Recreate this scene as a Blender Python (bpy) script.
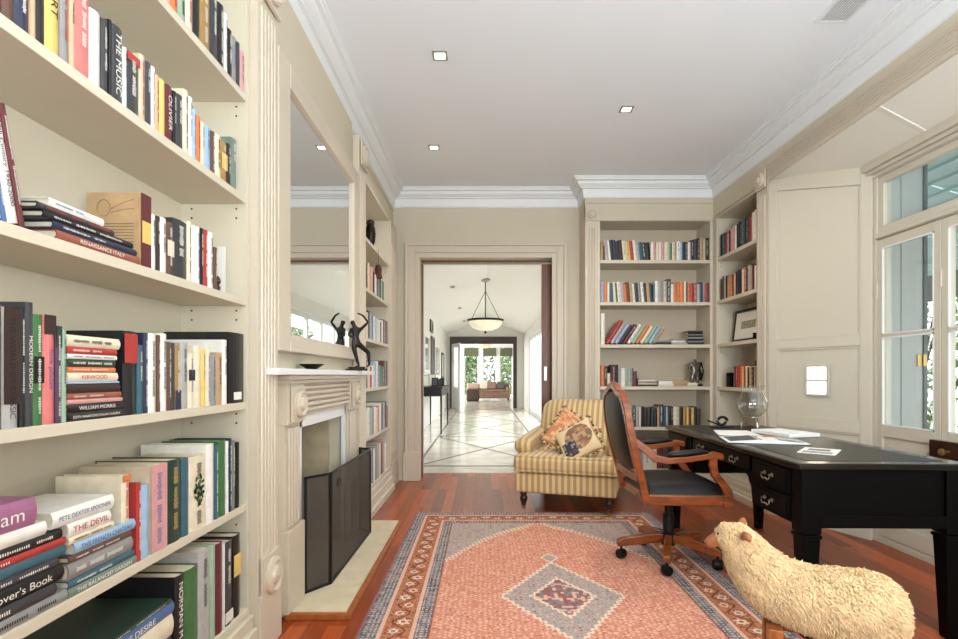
import bpy, math, random
import numpy as np
from mathutils import Vector, Matrix
SC = bpy.context.scene
for o in list(bpy.data.objects): bpy.data.objects.remove(o)
COL = SC.collection
rnd = random.Random(7)
PI = math.pi
# ------------------------------------------------------------------ camera, world, lights
cam = bpy.data.objects.new('camera', bpy.data.cameras.new('camera')); COL.objects.link(cam)
cam.location = (0, 0, 1.1); cam.rotation_euler = (PI/2, 0, 0)
cam.data.lens = 530/958*36; cam.data.sensor_width = 36
cam.data.shift_x = -4/958; cam.data.shift_y = 55.5/958
cam.data.clip_start = .05; cam.data.clip_end = 200
SC.camera = cam
W = bpy.data.worlds.new('world'); SC.world = W; W.use_nodes = True
bg = W.node_tree.nodes['Background']; bg.inputs[0].default_value = (.88, .94, 1, 1); bg.inputs[1].default_value = 2.0
vs = SC.view_settings; vs.view_transform = 'Standard'; vs.look = 'None'; vs.gamma = 1; vs.use_curve_mapping = False
vs.exposure = 0.58
def area(name, loc, rot, sx, sy, power, col=(1, 1, 1)):
    l = bpy.data.lights.new(name, 'AREA'); l.shape = 'RECTANGLE'; l.size = sx; l.size_y = sy; l.energy = power; l.color = col
    o = bpy.data.objects.new(name, l); COL.objects.link(o); o.location = loc; o.rotation_euler = rot; return o
def spot(name, loc, power, col=(1, .90, .78), ang=2.2, blend=.8, r=.035, rot=(0, 0, 0)):
    l = bpy.data.lights.new(name, 'SPOT'); l.energy = power; l.color = col; l.spot_size = ang; l.spot_blend = blend; l.shadow_soft_size = r
    o = bpy.data.objects.new(name, l); COL.objects.link(o); o.location = loc; o.rotation_euler = rot; return o
area('window_light_rear', (1.0, -1.45, 1.0), (PI/2+.1, 0, -.35), 2.4, 1.7, 24, (.88, .95, 1))  # added soft fill from behind the view; the back wall has no window
area('bounce_flash', (0.9, -.9, 1.35), (math.radians(146), 0, -.40), 1.3, .9, 122, (.80, .92, 1))  # added upward fill, unseen, to brighten the ceiling
area('window_light_bay', (2.85, 1.75, 1.35), (0, PI/2, 0), 2.0, 1.5, 8, (.88, .95, 1))
area('hall_light_side', (2.7, 10.8, 3.0), (0, math.radians(52), 0), 1.6, 8.0, 240, (1, .96, .97))
area('lounge_light_side', (-4.4, 22, 1.6), (0, -PI/2, 0), 2.4, 6, 230, (1, .98, .95))
sun = bpy.data.objects.new('sun', bpy.data.lights.new('sun', 'SUN')); COL.objects.link(sun)
sun.data.energy = 3.2; sun.data.angle = .02; sun.rotation_euler = (math.radians(28), math.radians(38), 0)

# ------------------------------------------------------------------ helpers
def lin(c):
    return tuple((x/255/12.92 if x/255 <= .04045 else ((x/255+.055)/1.055)**2.4) for x in c)
MC = {}
def mat(key, rgb, rough=.5, metal=0, var=0, scale=12, bump=0, bscale=60, coat=0, spec=.5, stretch=None, emit=0):
    if key in MC: return MC[key]
    m = bpy.data.materials.new(key); m.use_nodes = True; N = m.node_tree.nodes; L = m.node_tree.links
    b = N['Principled BSDF']; c = lin(rgb)
    b.inputs['Base Color'].default_value = (*c, 1); b.inputs['Roughness'].default_value = rough; b.inputs['Metallic'].default_value = metal
    b.inputs['Specular IOR Level'].default_value = spec
    if coat: b.inputs['Coat Weight'].default_value = coat; b.inputs['Coat Roughness'].default_value = .12
    if emit: b.inputs['Emission Color'].default_value = (*c, 1); b.inputs['Emission Strength'].default_value = emit
    if var or bump:
        tc = N.new('ShaderNodeTexCoord'); mp = N.new('ShaderNodeMapping'); L.new(tc.outputs['Object'], mp.inputs[0])
        if stretch: mp.inputs['Scale'].default_value = stretch
        if var:
            n = N.new('ShaderNodeTexNoise'); n.inputs['Scale'].default_value = scale; n.inputs['Detail'].default_value = 4
            L.new(mp.outputs[0], n.inputs['Vector'])
            r = N.new('ShaderNodeValToRGB'); r.color_ramp.elements[0].position = .3; r.color_ramp.elements[1].position = .7
            r.color_ramp.elements[0].color = (*[max(0, x*(1-var)) for x in c], 1); r.color_ramp.elements[1].color = (*[min(1, x*(1+var)) for x in c], 1)
            L.new(n.outputs[0], r.inputs[0]); L.new(r.outputs[0], b.inputs['Base Color'])
        if bump:
            n2 = N.new('ShaderNodeTexNoise'); n2.inputs['Scale'].default_value = bscale; L.new(mp.outputs[0], n2.inputs['Vector'])
            bp = N.new('ShaderNodeBump'); bp.inputs['Strength'].default_value = bump; bp.inputs['Distance'].default_value = .01
            L.new(n2.outputs[0], bp.inputs['Height']); L.new(bp.outputs[0], b.inputs['Normal'])
    MC[key] = m; return m
def glassmat(key, tint=(.97, .98, .98), k=.75, base=.035):
    m = bpy.data.materials.new(key); m.use_nodes = True; N = m.node_tree.nodes; L = m.node_tree.links; N.clear()
    o = N.new('ShaderNodeOutputMaterial'); x = N.new('ShaderNodeMixShader'); t = N.new('ShaderNodeBsdfTransparent'); g = N.new('ShaderNodeBsdfGlossy'); f = N.new('ShaderNodeLayerWeight'); f.inputs[0].default_value = .5
    p = N.new('ShaderNodeMath'); p.operation = 'POWER'; p.inputs[1].default_value = 4; q = N.new('ShaderNodeMath'); q.operation = 'MULTIPLY_ADD'; q.inputs[1].default_value = k; q.inputs[2].default_value = base
    t.inputs[0].default_value = (*tint, 1); g.inputs['Roughness'].default_value = 0
    L.new(f.outputs['Facing'], p.inputs[0]); L.new(p.outputs[0], q.inputs[0]); L.new(q.outputs[0], x.inputs[0]); L.new(t.outputs[0], x.inputs[1]); L.new(g.outputs[0], x.inputs[2]); L.new(x.outputs[0], o.inputs[0]); return m
class M:
    def __init__(s): s.v = []; s.f = []; s.m = []
    def add(s, vs, fs, mi=0):
        k = len(s.v); s.v += [tuple(p) for p in vs]; s.f += [tuple(i+k for i in f) for f in fs]; s.m += [mi]*len(fs); return s
    def box(s, x0, x1, y0, y1, z0, z1, mi=0, mx=None):
        vs = [Vector(p) for p in ((x0,y0,z0),(x1,y0,z0),(x1,y1,z0),(x0,y1,z0),(x0,y0,z1),(x1,y0,z1),(x1,y1,z1),(x0,y1,z1))]
        if mx: vs = [mx @ p for p in vs]
        return s.add(vs, [(0,3,2,1),(4,5,6,7),(0,1,5,4),(1,2,6,5),(2,3,7,6),(3,0,4,7)], mi)
    def taper(s, cx, cy, z0, z1, a0, a1, mi=0):
        vs = [(cx+i*a, cy+j*a, z) for z, a in ((z0, a0), (z1, a1)) for i, j in ((-1,-1),(1,-1),(1,1),(-1,1))]
        return s.add(vs, [(0,3,2,1),(4,5,6,7),(0,1,5,4),(1,2,6,5),(2,3,7,6),(3,0,4,7)], mi)
    def lathe(s, prof, c=(0,0,0), n=24, axis='z', mi=0, mx=None):
        vs = []
        for r, h in prof:
            for k in range(n):
                a = 2*PI*k/n; p = (r*math.cos(a), r*math.sin(a), h)
                if axis == 'x': p = (p[2], p[0], p[1])
                elif axis == 'y': p = (p[0], -p[2], p[1])
                p = Vector(p)+Vector(c); vs.append(mx @ p if mx else p)
        fs = []
        for i in range(len(prof)-1):
            for k in range(n):
                q = (k+1) % n; fs.append((i*n+k, i*n+q, (i+1)*n+q, (i+1)*n+k))
        if prof[0][0] > 1e-5: fs.append(tuple(range(n))[::-1])
        if prof[-1][0] > 1e-5: fs.append(tuple((len(prof)-1)*n+k for k in range(n)))
        return s.add(vs, fs, mi)
    def sweep(s, path, size, n=10, up=(0,0,1), sq=False, mi=0, cap=True):
        P = [Vector(p) for p in path]; vs = []
        if not isinstance(size, list): size = [size]*len(P)
        size = [(q, q) if not isinstance(q, tuple) else q for q in size]
        up = Vector(up); nn = 4 if sq else n
        for i, p in enumerate(P):
            t = (P[min(i+1, len(P)-1)]-P[max(i-1, 0)]).normalized()
            u = up if abs(t.dot(up)) < .97 else Vector((1, .2, 0)) if abs(t.x) < .9 else Vector((0, 1, 0))
            b = t.cross(u).normalized(); w = b.cross(t).normalized()
            for k in range(nn):
                if sq: cx, cy = ((-1,-1),(1,-1),(1,1),(-1,1))[k]
                else: cx, cy = math.cos(2*PI*k/n), math.sin(2*PI*k/n)
                vs.append(p+b*cx*size[i][0]+w*cy*size[i][1])
        fs = [(i*nn+k, i*nn+(k+1) % nn, (i+1)*nn+(k+1) % nn, (i+1)*nn+k) for i in range(len(P)-1) for k in range(nn)]
        if cap: fs += [tuple(range(nn))[::-1], tuple((len(P)-1)*nn+k for k in range(nn))]
        return s.add(vs, fs, mi)
    def prism(s, poly, d0, d1, plane='xz', mi=0, mx=None):
        def P(a, b, d):
            p = {'xz': (a, d, b), 'yz': (d, a, b), 'xy': (a, b, d)}[plane]; return mx @ Vector(p) if mx else p
        n = len(poly); vs = [P(a, b, d0) for a, b in poly]+[P(a, b, d1) for a, b in poly]
        return s.add(vs, [tuple(range(n)), tuple(range(2*n-1, n-1, -1))]+[(k, k+n, (k+1) % n+n, (k+1) % n) for k in range(n)], mi)
    def ball(s, c, r, n=12, m=8, mi=0, mx=None):
        r = r if isinstance(r, tuple) else (r, r, r); vs = []
        for i in range(m+1):
            for k in range(n):
                a, b = PI*i/m, 2*PI*k/n
                p = Vector((c[0]+r[0]*math.sin(a)*math.cos(b), c[1]+r[1]*math.sin(a)*math.sin(b), c[2]+r[2]*math.cos(a))); vs.append(mx @ p if mx else p)
        return s.add(vs, [(i*n+k, (i+1)*n+k, (i+1)*n+(k+1) % n, i*n+(k+1) % n) for i in range(m) for k in range(n)], mi)
    def build(s, name, mats, parent=None, smooth=False, bevel=0, ang=35, seg=2, fix=True):
        me = bpy.data.meshes.new(name); me.from_pydata(s.v, [], s.f)
        mats = mats if isinstance(mats, (list, tuple)) else [mats]
        for q in mats: me.materials.append(q)
        if len(mats) > 1: me.polygons.foreach_set('material_index', s.m)
        if fix:
            import bmesh; b = bmesh.new(); b.from_mesh(me); bmesh.ops.recalc_face_normals(b, faces=b.faces); b.to_mesh(me); b.free()
        if smooth or bevel:
            me.polygons.foreach_set('use_smooth', [True]*len(me.polygons))
            if not bevel: me.set_sharp_from_angle(angle=math.radians(ang))
        me.update(); o = bpy.data.objects.new(name, me); COL.objects.link(o)
        if parent: o.parent = parent
        if bevel:
            md = o.modifiers.new('bevel', 'BEVEL'); md.width = bevel; md.segments = seg; md.limit_method = 'ANGLE'; md.angle_limit = math.radians(30); md.harden_normals = True
        return o
def tag(o, label=None, cat=None, group=None, kind=None):
    if label: o['label'] = label
    if cat: o['category'] = cat
    if group: o['group'] = group
    if kind: o['kind'] = kind
    return o
def thing(name, label, cat, loc=(0,0,0), rz=0, group=None):
    o = bpy.data.objects.new(name, None); COL.objects.link(o); o.location = loc; o.rotation_euler = (0, 0, rz); o.empty_display_size = .05
    return tag(o, label, cat, group)
def struct(o, label=None, cat=None):
    o['kind'] = 'structure'; return tag(o, label, cat)
def sub(o, lev):
    m = o.modifiers.new('sub', 'SUBSURF'); m.levels = lev; m.render_levels = lev; return o
TXT = {}
def text_mesh(s, parent, mx, length, height, m, name='title', serif=False):
    """flat lettering; local x runs along the text, scaled to fit length x height, centred"""
    if s not in TXT:
        c = bpy.data.curves.new('t', 'FONT'); c.body = s; c.size = 1; c.align_x = 'CENTER'; c.align_y = 'CENTER'
        o = bpy.data.objects.new('t', c); COL.objects.link(o); bpy.context.view_layer.update()
        me = bpy.data.meshes.new_from_object(o.evaluated_get(bpy.context.evaluated_depsgraph_get())); bpy.data.objects.remove(o)
        vs = np.array([v.co[:] for v in me.vertices]); lo, hi = vs.min(0), vs.max(0)
        TXT[s] = ((vs-(lo+hi)/2), [tuple(p.vertices) for p in me.polygons], hi-lo); bpy.data.meshes.remove(me)
    vs, fs, dim = TXT[s]
    k = min(height/dim[1], length/dim[0]); sx = min(length/dim[0], k*1.25)
    q = M(); q.add([mx @ Vector((v[0]*sx, v[1]*k, 0)) for v in vs], fs)
    return q.build(name, m, parent, fix=False)

# ------------------------------------------------------------------ materials
CREAM = (206, 193, 173)
m_wall = mat('wall_paint', (206, 195, 172), .6, var=.02, scale=3)
m_trim = mat('trim_paint', CREAM, .38, var=.015, scale=4)
m_case = mat('bookcase_paint', (210, 200, 179), .42, var=.015, scale=4)
m_bay = mat('bay_paint', (203, 195, 177), .4)
m_white = mat('white_paint', (232, 234, 234), .45)
m_ceil = mat('ceiling_paint', (238, 242, 246), .7, var=.01, scale=2)
m_hall = mat('hall_paint', (238, 236, 230), .6)
m_mirror = mat('mirror_silver', (235, 238, 238), .01, 1)
m_glass = glassmat('window_glass')
m_black = mat('black_lacquer', (4, 4, 4), .45, spec=.1)
m_blacktop = mat('black_tabletop', (14, 12, 12), .2, spec=.5)
m_blackleather = mat('black_leather', (13, 12, 13), .36, spec=.35, bump=.25, bscale=220)
m_wood = mat('cherry_wood', (134, 66, 30), .25, var=.35, scale=9, stretch=(1, 1, 4), coat=.35)
m_pine = mat('brown_wood', (165, 92, 42), .4, var=.25, scale=14, stretch=(3, 3, .6))
m_darkwood = mat('dark_wood', (52, 28, 18), .3, var=.2)
m_doorwood = mat('door_timber', (112, 62, 38), .4, var=.25, scale=8, stretch=(5, 5, .5))
m_bronze = mat('bronze', (38, 33, 30), .35, .7, var=.3, scale=30)
m_steel = mat('steel', (170, 165, 155), .3, .9)
m_pewter = mat('pewter', (150, 140, 124), .35, .9)
m_brass = mat('brass', (176, 146, 86), .3, .9)
m_blackmetal = mat('black_metal', (18, 18, 19), .45, .4)
m_page = mat('paper_pages', (226, 214, 190), .8, var=.08, scale=60, stretch=(30, 1, 1))
m_pagew = mat('white_paper', (235, 233, 228), .7)
m_stone = mat('pale_stone', (214, 200, 170), .55, var=.08, scale=14)
m_fire = mat('firebrick', (188, 172, 142), .8, var=.15, scale=9, bump=.3, bscale=20)
m_grey = mat('hall_grey_stone', (118, 118, 112), .25)
m_mat_white = mat('picture_mount', (228, 224, 212), .7)
m_lamp = mat('lamp_glow', (255, 244, 224), .5, emit=7)
m_leaf = [mat('leaf_a', (74, 112, 62), .5, var=.4, scale=6), mat('leaf_b', (120, 150, 88), .5, var=.4, scale=6), mat('leaf_c', (150, 165, 120), .5, var=.3, scale=6)]

def floor_mat():
    m = bpy.data.materials.new('jarrah_boards'); m.use_nodes = True; N = m.node_tree.nodes; L = m.node_tree.links; b = N['Principled BSDF']
    tc = N.new('ShaderNodeTexCoord'); mp = N.new('ShaderNodeMapping'); mp.inputs['Rotation'].default_value = (0, 0, PI/2)
    br = N.new('ShaderNodeTexBrick'); br.offset = .37; br.inputs['Scale'].default_value = 1; br.inputs['Brick Width'].default_value = 1.7; br.inputs['Row Height'].default_value = .085
    br.inputs['Mortar Size'].default_value = .0012; br.inputs['Bias'].default_value = 0
    br.inputs['Color1'].default_value = (*lin((184, 86, 38)), 1); br.inputs['Color2'].default_value = (*lin((112, 46, 20)), 1); br.inputs['Mortar'].default_value = (*lin((60, 28, 18)), 1)
    L.new(tc.outputs['Object'], mp.inputs[0]); L.new(mp.outputs[0], br.inputs['Vector'])
    n = N.new('ShaderNodeTexNoise'); n.inputs['Scale'].default_value = 5; n.inputs['Detail'].default_value = 6; m2 = N.new('ShaderNodeMapping'); m2.inputs['Scale'].default_value = (9, .8, 1)
    L.new(tc.outputs['Object'], m2.inputs[0]); L.new(m2.outputs[0], n.inputs['Vector'])
    mx = N.new('ShaderNodeMixRGB'); mx.blend_type = 'OVERLAY'; mx.inputs[0].default_value = .55; L.new(br.outputs['Color'], mx.inputs[1]); L.new(n.outputs[0], mx.inputs[2])
    L.new(mx.outputs[0], b.inputs['Base Color']); b.inputs['Roughness'].default_value = .3; b.inputs['Coat Weight'].default_value = .08; b.inputs['Coat Roughness'].default_value = .15; b.inputs['Specular IOR Level'].default_value = .4
    return m
def marble_mat():
    m = bpy.data.materials.new('hall_marble'); m.use_nodes = True; N = m.node_tree.nodes; L = m.node_tree.links; b = N['Principled BSDF']
    tc = N.new('ShaderNodeTexCoord'); n = N.new('ShaderNodeTexNoise'); n.inputs['Scale'].default_value = 1.6; n.inputs['Detail'].default_value = 8; n.inputs['Distortion'].default_value = 1.2
    r = N.new('ShaderNodeValToRGB'); r.color_ramp.elements[0].position = .35; r.color_ramp.elements[0].color = (*lin((196, 190, 176)), 1); r.color_ramp.elements[1].position = .65; r.color_ramp.elements[1].color = (*lin((222, 217, 205)), 1)
    L.new(tc.outputs['Object'], n.inputs['Vector']); L.new(n.outputs[0], r.inputs[0]); L.new(r.outputs[0], b.inputs['Base Color']); b.inputs['Roughness'].default_value = .14
    return m
m_floor = floor_mat(); m_marble = marble_mat()
def stripe_mat():
    m = bpy.data.materials.new('striped_fabric'); m.use_nodes = True; N = m.node_tree.nodes; L = m.node_tree.links; b = N['Principled BSDF']
    tc = N.new('ShaderNodeTexCoord'); sp = N.new('ShaderNodeSeparateXYZ'); L.new(tc.outputs['Object'], sp.inputs[0])
    a = N.new('ShaderNodeMath'); a.operation = 'MULTIPLY'; a.inputs[1].default_value = 2*PI/.048; L.new(sp.outputs[0], a.inputs[0])
    s = N.new('ShaderNodeMath'); s.operation = 'SINE'; L.new(a.outputs[0], s.inputs[0])
    r = N.new('ShaderNodeValToRGB'); e = r.color_ramp.elements; e[0].position = .0; e[0].color = (*lin((184, 151, 106)), 1); e[1].position = .62; e[1].color = (*lin((226, 196, 142)), 1)
    x = e.new(.38); x.color = (*lin((182, 148, 100)), 1); x = e.new(.5); x.color = (*lin((216, 182, 126)), 1)
    h = N.new('ShaderNodeMath'); h.operation = 'MULTIPLY_ADD'; h.inputs[1].default_value = .5; h.inputs[2].default_value = .5; L.new(s.outputs[0], h.inputs[0]); L.new(h.outputs[0], r.inputs[0])
    L.new(r.outputs[0], b.inputs['Base Color']); b.inputs['Roughness'].default_value = .6; b.inputs['Sheen Weight'].default_value = .3
    return m
m_stripe = stripe_mat()
def attr_mat(key, rough=.9, bump=.0, var=.12):
    m = bpy.data.materials.new(key); m.use_nodes = True; N = m.node_tree.nodes; L = m.node_tree.links; b = N['Principled BSDF']
    a = N.new('ShaderNodeVertexColor'); a.layer_name = 'pattern'; n = N.new('ShaderNodeTexNoise'); n.inputs['Scale'].default_value = 90
    tc = N.new('ShaderNodeTexCoord'); L.new(tc.outputs['Object'], n.inputs['Vector'])
    x = N.new('ShaderNodeMixRGB'); x.blend_type = 'OVERLAY'; x.inputs[0].default_value = .35; L.new(a.outputs[0], x.inputs[1]); L.new(n.outputs[0], x.inputs[2]); L.new(x.outputs[0], b.inputs['Base Color'])
    b.inputs['Roughness'].default_value = rough; b.inputs['Specular IOR Level'].default_value = .15
    return m

# ------------------------------------------------------------------ the room shell
XL, XR, YF, HC = -.90, 2.28, 5.55, 3.03
struct(M().box(-1.6, 2.75, -1.7, 5.95, -.1, 0).build('floor', m_floor), 'polished red-brown timber board floor', 'floor')
struct(M().box(-1.6, 2.9, -1.7, 5.9, HC, HC+.1).build('ceiling', m_ceil), 'smooth white ceiling', 'ceiling')
b = M()
b.box(-1.2, -1.17, -1.7, 2.58, 0, HC).box(-1.2, -1.17, 3.45, 5.9, 0, HC).box(-1.2, -1.17, 2.58, 3.45, .84, HC)
struct(b.build('wall_left', m_wall), 'cream wall behind the left bookcases', 'wall')
b = M()   # chimney breast with the firebox opening
b.box(-1.17, -.92, 2.26, 2.58, 0, HC).box(-1.17, -.92, 3.45, 3.72, 0, HC).box(-1.17, -.92, 2.58, 3.45, .84, HC)
struct(b.build('wall_chimney', m_wall), 'cream chimney breast between the left bookcases', 'wall')
b = M()
b.box(-1.2, -.66, YF, 5.9, 0, HC).box(-.66, .76, YF, 5.9, 2.325, HC).box(.76, 1.03, YF, 5.9, 0, HC).box(1.03, 2.7, 5.64, 5.9, 0, HC)
struct(b.build('wall_far', m_wall), 'cream wall around the hall doorway', 'wall')
# wall above bookcases to the cornice
struct(M().box(-1.17, -.94, -1.7, 5.55, 2.602, HC).build('wall_bulkhead_left', m_wall), 'cream bulkhead above the left bookcases', 'wall')
struct(M().box(1.01, XR, 5.25, 5.64, 2.64, HC).box(XR, 2.62, -1.7, 5.64, 2.66, HC).build('wall_bulkhead_right', m_wall), 'cream bulkhead above the right bookcases and bay', 'wall')
b = M(); b.box(-1.6, 2.9, -1.75, -1.7, 0, HC)
struct(b.build('wall_back', m_wall), 'cream wall behind the viewer', 'wall')
struct(M().box(XR, XR+.1, -1.7, .85, 0, 2.66).build('wall_right', m_wall), 'cream wall beside the bay', 'wall')

def loop_sweep(path, prof, closed=True, name='trim_cornice', m=None):
    """mitred moulding: prof = (inward offset, z) ; path walked with the room on its right side"""
    n = len(path); q = M(); vs = []
    for i in range(n):
        p = Vector((*path[i], 0)); a = Vector((*path[i-1], 0)); c = Vector((*path[(i+1) % n], 0))
        d1 = (p-a).normalized(); d2 = (c-p).normalized()
        if not closed and i == 0: d1 = d2
        if not closed and i == n-1: d2 = d1
        n1 = Vector((d1.y, -d1.x, 0)); n2 = Vector((d2.y, -d2.x, 0)); mt = (n1+n2); mt = mt/(mt.length_squared/2) if mt.length > 1e-4 else n1
        for o, z in prof: vs.append(p+mt*o+Vector((0, 0, z)))
    k = len(prof); fs = []
    for i in range(n if closed else n-1):
        j = (i+1) % n
        for t in range(k-1): fs.append((i*k+t, j*k+t, j*k+t+1, i*k+t+1))
    q.add(vs, fs); return q.build(name, m, smooth=True, ang=22)
prof = [(0,2.846),(.012,2.85),(.018,2.86),(.028,2.925),(.030,2.932),(.052,2.934),(.052,2.944),(.066,2.952),(.084,2.972),(.088,2.984),(.088,2.994),(.112,2.998),(.114,3.014),(.124,3.018),(.125,3.03)]
struct(loop_sweep([(-.94,-1.7),(-.94,5.55),(1.01,5.55),(1.01,5.25),(XR,5.25),(XR,-1.7)], prof, m=m_white), 'white stepped plaster cornice', 'cornice')
# reeded beam face over bay + architrave lines
b = M()
for k in range(7): b.sweep([(XR-.008, -1.6, 2.672+k*.017), (XR-.008, 4.22, 2.672+k*.017)], .0085, n=8)
b.box(XR-.018, XR, -1.6, 4.22, 2.645, 2.665)
struct(b.build('trim_reeded_beam', m_trim, smooth=True, ang=60), 'reeded cream beam moulding over the bay', 'moulding')
b = M(); b.box(-.94, -.925, -1.6, 5.5, 2.625, 2.645).box(-.94, -.93, -1.6, 5.5, 2.80, 2.812).box(1.03, XR, 5.238, 5.25, 2.63, 2.645).box(1.03, XR, 5.24, 5.25, 2.80, 2.812).box(XR-.01, XR, 4.22, 5.24, 2.63, 2.645)
struct(b.build('trim_architrave', m_trim, bevel=.003), 'thin cream architrave beads above the bookcases', 'moulding')

# door casing & pocket door
b = M()
for y in (YF-.02,):
    for d0, d1, t in ((0, .05, .02), (.05, .12, .032), (.12, .155, .045)):
        b.box(-.66-d1, -.66-d0, YF-t, YF, 0, 2.325+d1).box(.76-.04+d0, .76-.04+d1, YF-t, YF, 0, 2.325+d1).box(-.66-d0, .72+d0, YF-t, YF, 2.325+d0, 2.325+d1)
b.box(-.83, -.655, YF-.055, YF, 0, .30).box(.715, .89, YF-.055, YF, 0, .30)
struct(b.build('door_1', m_trim, bevel=.004), 'wide cream moulded casing around the hall doorway', 'door casing')
b = M(); b.box(-.66, .76, YF+.12, YF+.2, 2.306, 2.325).box(-.66, -.645, YF+.12, YF+.2, 0, 2.29)
struct(b.build('trim_door_track', m_doorwood), 'brown timber track and jamb strip of the doorway', 'door track')
t = struct(thing('door_2', 'brown timber sliding door mostly slid into the wall right of the doorway', 'door', (.69, YF+.16, 0)))
M().box(-.06, .07, -.022, .022, .005, 2.29).build('door_panel', m_doorwood, t, bevel=.004)
M().box(-.035, -.005, -.028, -.022, 1.04, 1.19).box(-.027, -.013, -.031, -.027, 1.06, 1.17).build('door_pull', m_steel, t, bevel=.002)
# baseboards
b = M(); b.box(-.90, -.83, YF-.03, YF, 0, .16).box(-.90, -.83, YF-.02, YF, .16, .20)
struct(b.build('baseboard_far', m_trim, bevel=.004), 'cream skirting left of the doorway', 'skirting')

# ------------------------------------------------------------------ built-in bookcases
LZ = [2.167, 1.778, 1.39, .997, .61, .212]
RZ = [2.24, 1.823, 1.403, .987, .585, .17]
def rosette(parent, mx, s):
    q = M(); q.box(-s, s, -.012, .0, -s, s, mx=mx)
    q.lathe([(s*.8, .0), (s*.8, .012), (s*.66, .02), (s*.55, .012), (s*.42, .012), (s*.34, .024), (0, .03)], (0, -.012, 0), 20, 'y', mx=mx)
    return q.build('rosette', m_trim, parent, smooth=True)
def pilaster(parent, x, y, rz, w, z0, z1, name='pilaster', base=.34, ros=True):
    """reeded pilaster: local x across, faces -y"""
    mx = Matrix.Translation((x, y, 0)) @ Matrix.Rotation(rz, 4, 'Z'); q = M()
    q.box(0, w, 0, .05, z0, z1, mx=mx)
    n = 5; a = .025; ww = (w-2*a)/n
    for k in range(n):
        c = a+ww*(k+.5)
        q.prism([(c-ww*.42, 0), (c-ww*.3, -.008), (c+ww*.3, -.008), (c+ww*.42, 0)], z0+base, z1-.24, 'xy', mx=mx)
    q.box(-.004, w+.004, -.014, .0, z0, z0+base*.72, mx=mx)
    o = q.build(name, m_trim, parent, bevel=.002)
    if ros:
        r = rosette(o, mx @ Matrix.Translation((w/2, -.006, z0+base*.86)), w*.44)
        r = rosette(o, mx @ Matrix.Translation((w/2, -.006, z1-.11)), w*.44)
    return o
m_back_lit = mat('bookcase_back_paint', (205, 188, 164), .5)  # right-hand backs: case paint with the warm light there put into the colour
def bookcase(label, x, y, rz, w, d, zs, top, plinth, name='built_in_bookcase', thick=.027):
    """local x across, opening faces -y, interior 0..d in y"""
    t = thing(name, label, 'bookcase', (x, y, 0), rz)
    M().box(0, w, d, d+.015, 0, top).build('back_panel', m_case if x < 0 else m_back_lit, t)
    for xx in (-.018, w): M().box(xx, xx+.018, 0, d+.015, 0, top).build('side_panel', m_case, t)
    M().box(-.018, w+.018, 0, d, top-.02, top).build('top_panel', m_case, t)
    for z in zs[:-1]: M().box(.001, w-.001, .002, d, z-thick, z).build('shelf', m_case, t, bevel=.002)
    z = zs[-1]
    q = M(); q.box(-.018, w+.018, -.004, d, z-.03, z).box(-.018, w+.018, -.02, d, z-.08, z-.03).box(-.018, w+.018, -.035, d, .05, z-.08).box(-.018, w+.018, -.055, d, 0, .06)
    q.build('plinth', m_case, t, bevel=.006)
    q = M()
    for xx in (.0, w):
        for z in zs[:-1]:
            for yy in (.04, d-.04):
                for dz in (-.045, -.08): q.lathe([(.004, -.0008), (.004, .0008)], (xx, yy, z+dz), 8, 'x')
    tag(q.build('shelf_pin_holes', m_darkwood, t), kind='stuff')
    return t
# wall side bookcases on the left: local x -> +Y, local -y -> +X : rz = +90
LB = bookcase('tall cream built-in bookcase at left, nearest, crammed with art and garden books', XL, -.9, PI/2, 2.92, .25, LZ, 2.6, .2)
pilaster(LB, 2.945, -.03, 0, .205, 0, 2.79)
FB = bookcase('narrow cream built-in bookcase between the fireplace and the doorway', XL, 3.96, PI/2, 1.13, .25, LZ, 2.6, .2)
pilaster(FB, -.23, -.03, 0, .205, 0, 2.79, ros=True)
pilaster(FB, 1.15, -.012, 0, .36, 0, 2.6, ros=False)
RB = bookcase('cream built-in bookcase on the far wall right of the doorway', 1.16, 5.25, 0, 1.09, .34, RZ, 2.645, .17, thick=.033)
pilaster(RB, -.15, -.012, 0, .13, 0, 2.79, base=.3)
M().box(1.108, 1.12, -.002, .02, 0, 2.645).build('stile', m_trim, RB)
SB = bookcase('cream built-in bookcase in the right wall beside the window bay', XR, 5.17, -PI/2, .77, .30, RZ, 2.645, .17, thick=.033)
pilaster(SB, .775, -.012, 0, .17, 0, 2.79, base=.3)
M().box(-.078, -.001, -.004, .018, 0, 2.64).build('stile', m_trim, SB)
M().box(-.149, -.018, .001, .385, 0, 2.638).build('end_panel', m_trim, RB)

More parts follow.
